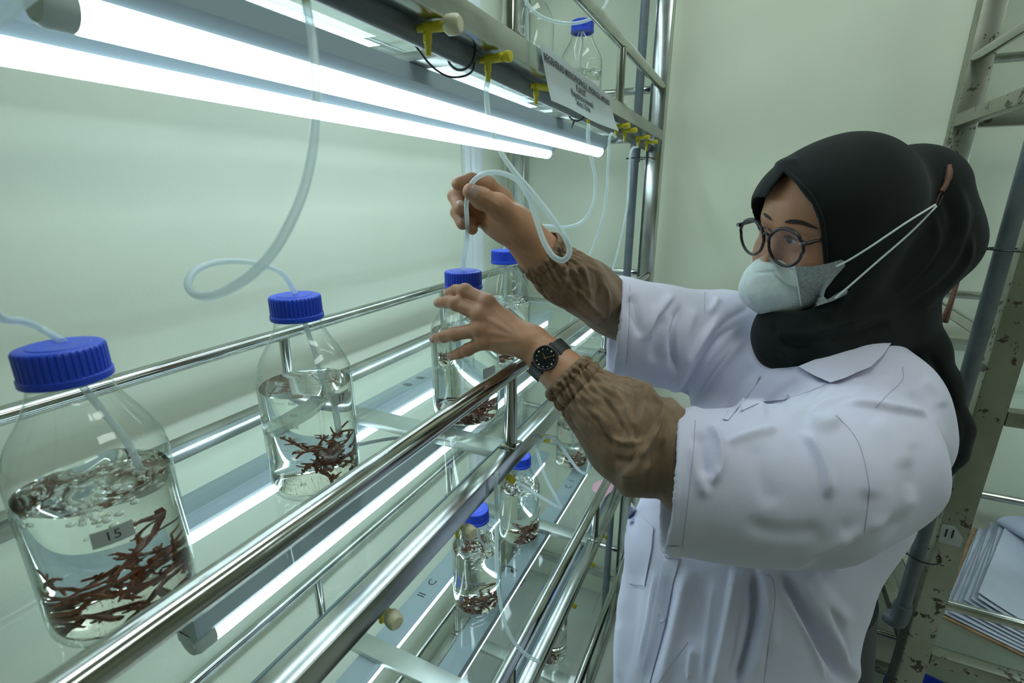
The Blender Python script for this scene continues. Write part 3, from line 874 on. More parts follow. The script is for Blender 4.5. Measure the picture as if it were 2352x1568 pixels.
# ------------------------------------------------------------------ person: solid modelling helpers
def surface_nets(fn, lo, hi, h):
    """closed quad surface of fn(points) = 0; only blocks near the surface are evaluated"""
    lo = np.asarray(lo, float); hi = np.asarray(hi, float)
    B = 4
    nb = np.maximum(np.ceil((hi - lo) / (h * B)).astype(int), 1)
    n = nb * B
    cen = [lo[i] + h * (np.arange(nb[i]) * B + (B - 1) / 2) for i in range(3)]
    X, Y, Z = np.meshgrid(*cen, indexing='ij')
    fc = fn(np.stack([X.ravel(), Y.ravel(), Z.ravel()], 1)).reshape(nb)
    act = np.abs(fc) < h * B * 1.35
    D = np.repeat(np.repeat(np.repeat(np.where(fc > 0, 1.0, -1.0), B, 0), B, 1), B, 2).astype(np.float32)
    ai = np.argwhere(act)
    off = np.stack(np.meshgrid(range(B), range(B), range(B), indexing='ij'), -1).reshape(-1, 3)
    for s in range(0, len(ai), 6000):
        idx = (ai[s:s + 6000, None, :] * B + off[None]).reshape(-1, 3)
        D[idx[:, 0], idx[:, 1], idx[:, 2]] = fn(lo + idx * h)
    D[0] = D[-1] = 1; D[:, 0] = D[:, -1] = 1; D[:, :, 0] = D[:, :, -1] = 1
    S = D < 0
    c = S[:-1, :-1, :-1].astype(np.int8)
    cnt = sum(S[a:S.shape[0] - 1 + a, b:S.shape[1] - 1 + b, k:S.shape[2] - 1 + k].astype(np.int8) for a in (0, 1) for b in (0, 1) for k in (0, 1))
    cells = np.argwhere((cnt > 0) & (cnt < 8))
    vid = -np.ones(cnt.shape, np.int64)
    vid[cells[:, 0], cells[:, 1], cells[:, 2]] = np.arange(len(cells))
    acc = np.zeros((len(cells), 3)); num = np.zeros(len(cells))
    cor = [(a, b, k) for a in (0, 1) for b in (0, 1) for k in (0, 1)]
    for p in cor:
        for ax in range(3):
            if p[ax]: continue
            q = list(p); q[ax] = 1
            d0 = D[cells[:, 0] + p[0], cells[:, 1] + p[1], cells[:, 2] + p[2]]
            d1 = D[cells[:, 0] + q[0], cells[:, 1] + q[1], cells[:, 2] + q[2]]
            m = (d0 < 0) != (d1 < 0)
            t = np.where(m, d0 / np.where(m, d0 - d1, 1), 0)
            pt = np.tile(np.array(p, float), (len(cells), 1)); pt[:, ax] += t
            acc[m] += pt[m]; num[m] += 1
    V = lo + (cells + acc / num[:, None]) * h
    F = []
    for ax in range(3):
        o1, o2 = [(1, 2), (2, 0), (0, 1)][ax]
        sl0 = [slice(None)] * 3; sl1 = [slice(None)] * 3
        sl0[ax] = slice(0, -1); sl1[ax] = slice(1, None)
        a, b = S[tuple(sl0)], S[tuple(sl1)]
        e = np.argwhere(a != b)
        e = e[(e[:, o1] > 0) & (e[:, o2] > 0)]
        inside = S[e[:, 0], e[:, 1], e[:, 2]]
        def vv(d1, d2):
            q = e.copy(); q[:, o1] -= d1; q[:, o2] -= d2
            return vid[q[:, 0], q[:, 1], q[:, 2]]
        quad = np.stack([vv(1, 1), vv(0, 1), vv(0, 0), vv(1, 0)], 1)
        quad[~inside] = quad[~inside][:, ::-1]
        F.append(quad)
    return V, np.concatenate(F)

def smin(a, b, k):
    h = np.clip(0.5 + 0.5 * (b - a) / k, 0, 1)
    return b + (a - b) * h - k * h * (1 - h)
def smax(a, b, k): return -smin(-a, -b, k)
def d_ball(p, c, r): return np.linalg.norm(p - c, axis=1) - r
def d_cone(p, a, b, ra, rb):
    """capsule whose radius runs from ra to rb"""
    ba = b - a; t = np.clip(((p - a) @ ba) / (ba @ ba + 1e-12), 0, 1)
    return np.linalg.norm(p - a - t[:, None] * ba, axis=1) - (ra + (rb - ra) * t)
def d_ell(p, c, R, A):
    """ellipsoid of radii R in the frame whose rows are A"""
    q = (p - c) @ A.T / R
    k = np.linalg.norm(q, axis=1)
    return (k - 1) * np.min(R) * 0.5 + (k - 1) * np.linalg.norm(p - c, axis=1) / (k + 1e-6) * 0.5
def chain(p, pts, k=0.006):
    """pts: (px, py, depth, radius)"""
    d = None
    q = [(P(*t[:3]), t[3]) for t in pts]
    for (a, ra), (b, rb) in zip(q[:-1], q[1:]):
        e = d_cone(p, a, b, ra, rb)
        d = e if d is None else smin(d, e, k)
    return d
def normals_of(V, F):
    a = V[F[:, 2]] - V[F[:, 0]]; b = V[F[:, 3]] - V[F[:, 1]]
    n = np.cross(a, b)
    N = np.zeros_like(V)
    for i in range(4): np.add.at(N, F[:, i], n)
    return N / (np.linalg.norm(N, axis=1, keepdims=True) + 1e-12)
def relax(V, F, it=2, lam=0.5):
    for _ in range(it):
        S = np.zeros_like(V); c = np.zeros(len(V))
        for i in range(4):
            j = F[:, (i + 1) % 4]
            np.add.at(S, F[:, i], V[j]); np.add.at(c, F[:, i], 1)
            np.add.at(S, j, V[F[:, i]]); np.add.at(c, j, 1)
        V = V + lam * (S / c[:, None] - V)
    return V
EYEP = np.array([0, 0, EYE])
def sculpt(V, F, strokes, drange=None):
    """push folds in (-) or out (+) of the cloth along strokes drawn over it: (points, half width, height, sharp side)"""
    N = normals_of(V, F)
    pr = proj(V)
    front = ((EYEP - V) * N).sum(1) > 0
    out = np.zeros(len(V))
    for st in strokes:
        pts, w, amp = st[0], st[1], st[2]
        sharp = st[3] if len(st) > 3 else 0
        lo_d, hi_d = (st[4] if len(st) > 4 else (0, 9))
        q = np.array(spline([np.array([a, b, 0.0]) for a, b in pts], 6))[:, :2]
        L = np.concatenate([[0], np.cumsum(np.linalg.norm(np.diff(q, axis=0), axis=1))]); L /= L[-1]
        bb = (pr[:, 0] > q[:, 0].min() - 3 * w) & (pr[:, 0] < q[:, 0].max() + 3 * w) & (pr[:, 1] > q[:, 1].min() - 3 * w) & (pr[:, 1] < q[:, 1].max() + 3 * w) & front & (pr[:, 2] > lo_d) & (pr[:, 2] < hi_d)
        ix = np.where(bb)[0]
        if len(ix) == 0: continue
        pp = pr[ix, :2]
        best = np.full(len(ix), 1e9); sg = np.zeros(len(ix)); tt = np.zeros(len(ix))
        for i in range(len(q) - 1):
            a, b = q[i], q[i + 1]; ba = b - a
            t = np.clip(((pp - a) @ ba) / (ba @ ba + 1e-9), 0, 1)
            dv = pp - a - t[:, None] * ba
            d = np.linalg.norm(dv, axis=1)
            m = d < best
            best[m] = d[m]; sg[m] = np.sign(ba[0] * dv[m, 1] - ba[1] * dv[m, 0]); tt[m] = (L[i] + (L[i + 1] - L[i]) * t[m])
        ww = np.full(len(ix), float(w))
        if sharp: ww = np.where(sg * sharp > 0, w * 0.35, w)
        end = np.clip(np.minimum(tt, 1 - tt) / 0.22, 0, 1); end = end * end * (3 - 2 * end)
        out[ix] += amp * np.exp(-(best / ww) ** 2) * end
    return V + N * out[:, None]

from mathutils.bvhtree import BVHTree
from mathutils import geometry as MG
def bvh_of(V, F): return BVHTree.FromPolygons([tuple(v) for v in V], [tuple(int(i) for i in f) for f in F])
def cast(bvh, x, y, dmin=0.2):
    d = rayd(x, y); d = d / np.linalg.norm(d)
    h = bvh.ray_cast(Vector(EYEP + d * dmin), Vector(d), 6.0)
    return None if h[0] is None else (np.array(h[0]), np.array(h[1]))
def inpoly(pts, poly):
    x, y = pts[:, 0], pts[:, 1]; r = np.zeros(len(pts), bool)
    for i in range(len(poly)):
        a, b = poly[i], poly[i - 1]
        c = ((a[1] > y) != (b[1] > y)) & (x < (b[0] - a[0]) * (y - a[1]) / (b[1] - a[1] + 1e-12) + a[0])
        r ^= c
    return r
def poly_dist(pts, poly):
    best = np.full(len(pts), 1e9)
    for i in range(len(poly)):
        a, b = np.array(poly[i - 1], float), np.array(poly[i], float); ba = b - a
        t = np.clip(((pts - a) @ ba) / (ba @ ba + 1e-9), 0, 1)
        best = np.minimum(best, np.linalg.norm(pts - a - t[:, None] * ba, axis=1))
    return best
def patch(bvh, poly, off, thick, step=9.0, bulge=None):
    """a piece of cloth or skin laid on a surface: outline given where the camera sees it, own thickness"""
    pol = []
    for i in range(len(poly)):
        a, b = np.array(poly[i], float), np.array(poly[(i + 1) % len(poly)], float)
        k = max(1, int(np.linalg.norm(b - a) / step))
        pol += [tuple(a + (b - a) * j / k) for j in range(k)]
    pa = np.array(pol)
    gx, gy = np.meshgrid(np.arange(pa[:, 0].min(), pa[:, 0].max(), step), np.arange(pa[:, 1].min(), pa[:, 1].max(), step))
    g = np.stack([gx.ravel(), gy.ravel()], 1)
    g = g[inpoly(g, pol)]
    if len(g): g = g[poly_dist(g, pol) > step * 0.45]
    allp = [Vector(p) for p in pol] + [Vector(tuple(p)) for p in g]
    edges = [(i, (i + 1) % len(pol)) for i in range(len(pol))]
    res = MG.delaunay_2d_cdt(allp, edges, [], 1, 1e-4)
    v2, fc = res[0], res[2]
    top = []; bot = []; last = None
    for v in v2:
        h = cast(bvh, v.x, v.y)
        if h is None:
            q = P(v.x, v.y, last if last else 0.7); nn = -rayd(v.x, v.y)
        else:
            q, nn = h; last = float(proj(q)[0, 2])
        if nn @ (EYEP - q) < 0: nn = -nn
        to = (EYEP - q); to /= np.linalg.norm(to)
        o = off + (bulge(v.x, v.y) if bulge else 0)
        top.append(q + to * o); bot.append(q + to * (o - thick))
    n = len(top)
    V = top + bot
    F = [tuple(f) for f in fc] + [tuple(i + n for i in reversed(f)) for f in fc]
    cnt = {}
    for f in fc:
        for i in range(len(f)):
            e = (f[i], f[(i + 1) % len(f)]); cnt[tuple(sorted(e))] = cnt.get(tuple(sorted(e)), []) + [e]
    for k, e in cnt.items():
        if len(e) == 1:
            a, b = e[0]; F.append((b, a, a + n, b + n))
    return V, F
def seam(bvh, pts, rad=0.0006, off=0.0002, per=6):
    q = spline([np.array([a, b, 0.0]) for a, b in pts], per); out = []
    for a in q:
        h = cast(bvh, a[0], a[1])
        if h is not None: 
            to = EYEP - h[0]; to /= np.linalg.norm(to); out.append(h[0] + to * off)
    return MB().tube(out, rad, 6)

def loft(path, n=96, per=10, disp=None, twist=0.0):
    """tube of cloth along (px, py, depth, radius) stations; disp(u along, angle) gives its folds"""
    C = spline([np.array(list(P(*p[:3])) + [p[3]]) for p in path], per)
    C = np.array(C); m = len(C)
    T = np.gradient(C[:, :3], axis=0); T /= np.linalg.norm(T, axis=1, keepdims=True)
    V = []; F = []
    for i in range(m):
        c = C[i, :3]; to = EYEP - c; to /= np.linalg.norm(to)
        u = to - T[i] * (to @ T[i]); u /= np.linalg.norm(u)       # towards the viewer's side
        w = np.cross(T[i], u)
        for k in range(n):
            a = 2 * math.pi * k / n
            r = C[i, 3] + (disp(i / (m - 1), a) if disp else 0)
            V.append(c + r * (u * math.cos(a) + w * math.sin(a)))
    for i in range(m - 1):
        for k in range(n):
            k2 = (k + 1) % n
            F.append((i * n + k, i * n + k2, (i + 1) * n + k2, (i + 1) * n + k))
    return np.array(V), np.array(F)

# materials of the figure -----------------------------------------
def cloth_mat(name, c0, c1, scale, bump, bscale, rough=0.85, sheen=0.2, stretch=None):
    m = vary(new_mat(name, rough=rough, spec=0.2), scale, c0, c1, bump=bump, bscale=bscale, stretch=stretch)
    m.node_tree.nodes['Principled BSDF'].inputs['Sheen Weight'].default_value = sheen
    return m
MAT['coat'] = cloth_mat('lab_coat_cotton', (0.61, 0.60, 0.75), (0.65, 0.64, 0.79), 6, 0.12, 900)
MAT['seam'] = new_mat('coat_seam', (0.42, 0.40, 0.52), 0.9)
MAT['blouse'] = cloth_mat('brown_linen', (0.185, 0.118, 0.072), (0.27, 0.175, 0.110), 60, 0.35, 700, stretch=(1, 1, 0.35))
MAT['scarf'] = cloth_mat('black_scarf_cloth', (0.0055, 0.0085, 0.0085), (0.009, 0.013, 0.0125), 20, 0.15, 900, rough=0.9, sheen=0.06)
MAT['skin'] = vary(new_mat('skin', rough=0.46, spec=0.4), 35, (0.40, 0.200, 0.112), (0.48, 0.245, 0.142), bump=0.12, bscale=420)
MAT['skin'].node_tree.nodes['Principled BSDF'].inputs['Subsurface Weight'].default_value = 0.0
MAT['nail'] = new_mat('fingernail', (0.52, 0.33, 0.27), 0.25)
MAT['mask'] = vary(new_mat('face_mask_fibre', rough=0.9, spec=0.2), 120, (0.60, 0.68, 0.68), (0.68, 0.75, 0.75), bump=0.25, bscale=500)
MAT['mask_wing'] = vary(new_mat('face_mask_mesh', rough=0.9, spec=0.2), 300, (0.26, 0.29, 0.29), (0.36, 0.40, 0.40), bump=0.3, bscale=700)
MAT['elastic'] = new_mat('white_elastic', (0.66, 0.72, 0.72), 0.8)
MAT['frame'] = new_mat('spectacle_frame', (0.012, 0.010, 0.016), 0.22)
MAT['brow'] = new_mat('eyebrow_hair', (0.03, 0.02, 0.015), 0.8)
MAT['eye'] = new_mat('eye_white', (0.30, 0.27, 0.25), 0.15)
MAT['iris'] = new_mat('dark_iris', (0.015, 0.01, 0.008), 0.1)
MAT['lid'] = new_mat('dark_lashes', (0.09, 0.05, 0.035), 0.6)  # the lashes' own dark brown
MAT['dial'] = new_mat('watch_dial', (0.008, 0.010, 0.012), 0.12)
MAT['strap'] = new_mat('black_leather', (0.012, 0.016, 0.018), 0.45)
MAT['copper'] = new_mat('copper_hand', (0.75, 0.45, 0.30), 0.25, 1.0)
MAT['brown_strap'] = new_mat('brown_strap', (0.13, 0.055, 0.03), 0.6)
MAT['trousers'] = cloth_mat('dark_skirt_cloth', (0.012, 0.013, 0.016), (0.02, 0.021, 0.025), 20, 0.1, 500)
MAT['shoe'] = new_mat('black_shoe', (0.012, 0.012, 0.013), 0.4)

def npobj(name, V, F, mat, parent, label=None, angle=180):
    o = obj(name, (V, F), mat, parent, True, angle)
    if label: o['label'] = label
    return o

# ------------------------------------------------------------------ person
FOOT = np.array([0.775, -0.105, 0.0])
woman = thing('person', 'woman in a lab coat, black headscarf, glasses and white face mask, handling a bottle', 'person', FOOT)

# head frame: x to her right, y forward, z up, origin between the eyes
LN, LF = P(1803, 567, 0.650), P(1727, 543, 0.705)
hx = LF - LN; hx /= np.linalg.norm(hx)
_f = np.cross([0, 0, 1.0], hx); _f /= np.linalg.norm(_f)
_u = np.cross(hx, _f); _u *= np.sign(_u[2])
_a = math.radians(-11)
hy = _f * math.cos(_a) + _u * math.sin(_a)
hz = np.cross(hx, hy); hz *= np.sign(hz[2])
HO = (LN + LF) / 2 - hy * 0.024
HA = np.stack([hx, hy, hz])
def HP(x, y, z): return HO + hx * x + hy * y + hz * z

def face_sdf(p):
    e = lambda c, R: d_ell(p, HP(*c), np.array(R), HA)
    d = e((0, -0.085, 0.018), (0.072, 0.096, 0.094))
    d = smin(d, e((0, -0.050, 0.030), (0.062, 0.062, 0.066)), 0.02)
    for s in (-1, 1):
        d = smin(d, d_ball(p, HP(0.036 * s, -0.026, -0.036), 0.033), 0.025)
        d = smin(d, d_cone(p, HP(0.012 * s, 0.004, 0.019), HP(0.044 * s, -0.014, 0.020), 0.0090, 0.0080), 0.012)
    d = smin(d, e((0, -0.034, -0.070), (0.052, 0.054, 0.046)), 0.025)
    d = smin(d, d_ball(p, HP(0, -0.004, -0.100), 0.018), 0.02)
    d = smin(d, d_cone(p, HP(0, 0.006, 0.004), HP(0, 0.026, -0.040), 0.0065, 0.0105), 0.010)
    for s in (-1, 1):
        d = smax(d, -d_ball(p, HP(0.031 * s, 0.020, -0.001), 0.0165), 0.012)
        d = smin(d, d_ball(p, HP(0.031 * s, -0.0055, 0.000), 0.0140), 0.004)
    nk = d_cone(p, HP(0, -0.075, -0.07), HP(0, -0.10, -0.20), 0.052, 0.056)
    return smin(d, nk, 0.02)
Vh, Fh = surface_nets(face_sdf, HO + np.array([-0.17, -0.24, -0.24]), HO + np.array([0.2, 0.16, 0.14]), 0.0022)
Vh = relax(Vh, Fh, 2)

# hands and forearms
L_ARM = [(1300, 862, 0.615, 0.0275), (1400, 940, 0.600, 0.033), (1560, 1050, 0.578, 0.038)]
R_ARM = [(1240, 584, 0.630, 0.0265), (1330, 655, 0.686, 0.028), (1450, 732, 0.785, 0.028)]
FINGERS_L = [
    [(1118, 694, 0.645, 0.0105), (1068, 667, 0.654, 0.0090), (1047, 667, 0.668, 0.0080), (1030, 673, 0.684, 0.0070)],
    [(1102, 722, 0.640, 0.0108), (1048, 697, 0.652, 0.0092), (1026, 693, 0.666, 0.0082), (1009, 695, 0.682, 0.0072)],
    [(1102, 756, 0.640, 0.0105), (1044, 767, 0.650, 0.0088), (1020, 773, 0.663, 0.0079), (999, 778, 0.680, 0.0070)],
    [(1110, 785, 0.644, 0.0095), (1074, 803, 0.650, 0.0078), (1056, 811, 0.658, 0.0071), (1038, 817, 0.668, 0.0064)]]
WRIST_L = (1232, 795, 0.629, 0.0215)
def hand_l(p):
    d = chain(p, [WRIST_L] + [(1262, 826, 0.623, 0.0248)] + L_ARM, 0.012)
    for (x, y, dd, r) in [f[0] for f in FINGERS_L]:
        d = smin(d, chain(p, [(1215, 785, 0.634, 0.0165), ((x + 1200) / 2, (y * 0.5 + 392), dd - 0.001 + 0.004, 0.0140), (x, y, dd, r)], 0.008), 0.014)
    d = smin(d, chain(p, [(1190, 775, 0.640, 0.016), (1140, 752, 0.648, 0.013)], 0.01), 0.012)
    for f in FINGERS_L:
        d = smin(d, chain(p, f, 0.0035), 0.0045)
        d = smin(d, d_ball(p, P(f[0][0], f[0][1], f[0][2] - 0.004), f[0][3] * 0.92), 0.006)       # knuckle
        d = smin(d, d_ball(p, P(f[1][0], f[1][1], f[1][2] - 0.0012), f[1][3] * 0.98), 0.004)
    d = smin(d, chain(p, [(1212, 782, 0.650, 0.015), (1185, 752, 0.682, 0.0125), (1160, 735, 0.712, 0.0105), (1142, 722, 0.732, 0.009)], 0.006), 0.010)
    return d
FINGERS_R = [
    [(1152, 456, 0.602, 0.0125), (1117, 426, 0.588, 0.0108), (1082, 415, 0.574, 0.0092), (1052, 422, 0.566, 0.0078)],
    [(1140, 478, 0.622, 0.0125), (1076, 436, 0.610, 0.0102), (1045, 450, 0.598, 0.0090), (1056, 480, 0.586, 0.0078)],
    [(1132, 496, 0.630, 0.0120), (1072, 468, 0.622, 0.0098), (1051, 488, 0.608, 0.0086), (1062, 514, 0.597, 0.0074)],
    [(1128, 514, 0.632, 0.0105), (1092, 502, 0.628, 0.0086), (1078, 514, 0.614, 0.0076), (1085, 527, 0.604, 0.0066)]]
THUMB_R = [(1172, 500, 0.590, 0.0165), (1142, 472, 0.572, 0.0138), (1107, 456, 0.557, 0.0112), (1081, 440, 0.549, 0.0092)]
def hand_r(p):
    d = chain(p, [(1190, 526, 0.606, 0.0225), (1212, 552, 0.618, 0.0235)] + R_ARM, 0.012)
    for f in FINGERS_R:
        x, y, dd, r = f[0]
        d = smin(d, chain(p, [(1183, 520, 0.610, 0.0170), (x, y, dd, r)], 0.008), 0.014)
    for f in FINGERS_R:
        d = smin(d, chain(p, f, 0.003), 0.004)
        d = smin(d, d_ball(p, P(f[1][0], f[1][1], f[1][2]), f[1][3] * 1.06), 0.004)
    d = smin(d, chain(p, [(1186, 522, 0.600, 0.017), (1150, 520, 0.606, 0.0145), (1128, 516, 0.616, 0.012)], 0.01), 0.012)
    d = smin(d, chain(p, THUMB_R, 0.005), 0.008)
    d = smin(d, d_ball(p, P(1107, 456, 0.557), 0.0116), 0.004)
    return d
def box_of(pts, m):
    q = np.array([P(*t[:3]) for t in pts]); return q.min(0) - m, q.max(0) + m
lo, hi = box_of(sum(FINGERS_L, []) + L_ARM + [(1142, 722, 0.732)], 0.045)
Vl, Fl = surface_nets(hand_l, lo, hi, 0.0014)
Vl = relax(Vl, Fl, 2)
lo, hi = box_of(sum(FINGERS_R, []) + R_ARM + THUMB_R, 0.045)
Vr, Fr = surface_nets(hand_r, lo, hi, 0.0014)
Vr = relax(Vr, Fr, 2)
# creases of the finger joints and the tendons on the back of the hand
st = []
for f in FINGERS_L:
    (ax, ay), (bx, by), (cx, cy2) = f[0][:2], f[1][:2], f[2][:2]
    dx, dy2 = bx - ax, by - ay; L = math.hypot(dx, dy2); nx, ny = -dy2 / L, dx / L
    for k in (-4, 0, 4):
        st.append(([(bx + dx / L * k + nx * 9, by + dy2 / L * k + ny * 9), (bx + dx / L * k, by + dy2 / L * k), (bx + dx / L * k - nx * 9, by + dy2 / L * k - ny * 9)], 1.6, -0.0006))
    st.append(([(cx + nx * 7, cy2 + ny * 7), (cx, cy2), (cx - nx * 7, cy2 - ny * 7)], 1.5, -0.0005))
    st.append(([(ax + 8, ay + 4), ((ax + 1215) / 2, ay * 0.5 + 392), (1205, 784)], 6, 0.0011))
st += [([(1243, 800), (1252, 815), (1250, 832)], 5, -0.0008), ([(1225, 768), (1240, 780), (1262, 796)], 8, -0.0008)]
Vl = sculpt(Vl, Fl, st)
st = [([(1100, 480), (1118, 505), (1130, 535)], 3, -0.0012), ([(1122, 470), (1112, 500), (1090, 522)], 2.5, -0.0012), ([(1150, 478), (1128, 462), (1100, 448)], 4, 0.0006),
      ([(1112, 446), (1106, 456), (1104, 466)], 1.8, -0.0006), ([(1118, 446), (1112, 457), (1110, 467)], 1.8, -0.0006), ([(1168, 540), (1190, 556), (1205, 575)], 3, -0.0010),
      ([(1130, 490), (1140, 500), (1152, 507)], 2, -0.0006), ([(1126, 498), (1136, 508), (1150, 515)], 2, -0.0006), ([(1138, 484), (1150, 494), (1160, 498)], 2, -0.0006),
      ([(1128, 418), (1120, 430), (1118, 440)], 2, -0.0006), ([(1136, 426), (1128, 438), (1124, 446)], 2, -0.0006)]
Vr = sculpt(Vr, Fr, st)

# trunk, legs and the hidden arms, carrying head and hands
SHL, SHR = P(2060, 965, 0.645), P(1655, 775, 0.90)
NECK = HP(0, -0.10, -0.19)
MIDS = (SHL + SHR) / 2
def trunk(p):
    hip = np.array([FOOT[0], FOOT[1], 0.86])
    ax = (SHR - SHL) / np.linalg.norm(SHR - SHL); ax[2] = 0; ax /= np.linalg.norm(ax)
    fw = np.cross([0, 0, 1.0], ax); A = np.stack([ax, fw, [0, 0, 1.0]])
    d = d_ell(p, MIDS * 0.5 + hip * 0.5 + np.array([0.02, -0.01, 0.02]), np.array([0.100, 0.070, 0.22]), A)
    d = smin(d, d_ell(p, hip, np.array([0.115, 0.080, 0.13]), A), 0.04)
    d = smin(d, d_cone(p, SHL + (SHR - SHL) * 0.12 - np.array([0, 0, 0.02]), SHR, 0.034, 0.040), 0.04)
    d = smin(d, d_cone(p, NECK, MIDS - np.array([0, 0, 0.03]), 0.045, 0.045), 0.02)
    for s in (-1, 1):
        h = hip + ax * 0.075 * s; a = np.array([h[0], h[1], 0.06]) + ax * 0.01 * s
        kn = (h + a) / 2 + np.array([0, 0, 0.03])
        d = smin(d, d_cone(p, h, kn, 0.060, 0.046), 0.02)
        d = smin(d, d_cone(p, kn, a, 0.050, 0.034), 0.02)
    d = smin(d, chain(p, [(2010, 990, 0.665, 0.036), (1640, 1060, 0.578, 0.036), (1480, 1000, 0.592, 0.033)], 0.02), 0.02)
    d = smin(d, chain(p, [(1655, 775, 0.90, 0.042), (1480, 745, 0.80, 0.030), (1430, 718, 0.775, 0.028)], 0.02), 0.02)
    return d
Vt, Ft = surface_nets(trunk, (0.42, -0.46, 0.02), (1.16, 0.24, 1.46), 0.009)
Vb = np.concatenate([Vh, Vl, Vr, Vt])
o1, o2, o3 = len(Vh), len(Vh) + len(Vl), len(Vh) + len(Vl) + len(Vr)
body = npobj('body', Vb, np.concatenate([Fh, Fl + o1, Fr + o2, Ft + o3]), MAT['skin'], woman)

# ------------------------------------------------------------------ lab coat
def balls(p, items, k):
    d = None
    for x, y, dd, r in items:
        e = d_ball(p, P(x, y, dd), r); d = e if d is None else smin(d, e, k)
    return d
def cut_plane(a, b, lean):
    """plane of a sleeve end through a and b: normal points up the sleeve"""
    a, b = P(*a), P(*b); v = (a + b) / 2 - EYEP
    n = np.cross(b - a, v); n /= np.linalg.norm(n)
    if n @ W2C[0] < 0: n = -n
    n = n + lean * v / np.linalg.norm(v); n /= np.linalg.norm(n)
    return (a, a + n)
CUFF_L = cut_plane((1549, 950, 0.575), (1522, 1248, 0.575), 0.10)
CUFF_R = cut_plane((1418, 648, 0.765), (1398, 850, 0.745), 0.10)
LS = [(1450, 1096, 0.580, 0.0725), (1540, 1100, 0.577, 0.0725), (1700, 1112, 0.572, 0.0790), (1850, 1108, 0.580, 0.0840), (1960, 1060, 0.610, 0.0820), (2012, 1000, 0.655, 0.067)]
RS = [(1340, 735, 0.745, 0.068), (1412, 750, 0.765, 0.0690), (1520, 772, 0.80, 0.074), (1600, 785, 0.845, 0.080), (1660, 775, 0.90, 0.084)]
def coat_sdf(p):
    d = chain(p, [(1690, 800, 0.86, 0.090), (1800, 905, 0.80, 0.120), (1890, 960, 0.76, 0.125), (1980, 960, 0.73, 0.090)], 0.05)
    d = smin(d, chain(p, [(1840, 990, 0.79, 0.135), (1740, 1240, 0.765, 0.132), (1685, 1480, 0.755, 0.140), (1640, 1900, 0.80, 0.175)], 0.05), 0.05)
    d = smin(d, chain(p, [(1650, 1080, 0.78, 0.085), (1610, 1260, 0.775, 0.100), (1592, 1480, 0.775, 0.105), (1560, 1900, 0.80, 0.13)], 0.05), 0.05)
    d = smin(d, chain(p, [(2010, 930, 0.735, 0.070), (2010, 1000, 0.725, 0.074), (1945, 1170, 0.725, 0.070), (1822, 1340, 0.735, 0.073), (1745, 1500, 0.745, 0.088)], 0.04), 0.04)
    d = smin(d, chain(p, [(1660, 780, 0.89, 0.076), (1790, 830, 0.83, 0.082), (1920, 860, 0.77, 0.080), (2015, 910, 0.71, 0.063)], 0.03), 0.03)
    rt = smax(chain(p, RS, 0.04), -((p - CUFF_R[0]) @ ((CUFF_R[1] - CUFF_R[0]) / np.linalg.norm(CUFF_R[1] - CUFF_R[0]))), 0.003)
    lf = smax(chain(p, LS, 0.04), -((p - CUFF_L[0]) @ ((CUFF_L[1] - CUFF_L[0]) / np.linalg.norm(CUFF_L[1] - CUFF_L[0]))), 0.003)
    d = smin(d, rt, 0.025); d = smin(d, lf, 0.025)
    inl = chain(p, [(t[0], t[1], t[2], t[3] - 0.007) for t in LS[:3]], 0.04)
    d = smax(d, -smax(inl, (p - P(1600, 1100, 0.575)) @ ((CUFF_L[1] - CUFF_L[0]) / np.linalg.norm(CUFF_L[1] - CUFF_L[0])), 0.004), 0.003)
    inr = chain(p, [(t[0], t[1], t[2], t[3] - 0.007) for t in RS[:3]], 0.04)
    d = smax(d, -smax(inr, (p - P(1470, 763, 0.785)) @ ((CUFF_R[1] - CUFF_R[0]) / np.linalg.norm(CUFF_R[1] - CUFF_R[0])), 0.004), 0.003)
    # neck opening and hem
    d = smax(d, -d_cone(p, HP(0, -0.07, -0.10), HP(0, -0.095, -0.185), 0.075, 0.060), 0.01)
    d = smax(d, 0.66 - p[:, 2], 0.004)
    return d
Vc, Fc = surface_nets(coat_sdf, (0.44, -0.42, 0.62), (1.18, 0.26, 1.42), 0.0028)
Vc = relax(Vc, Fc, 3)
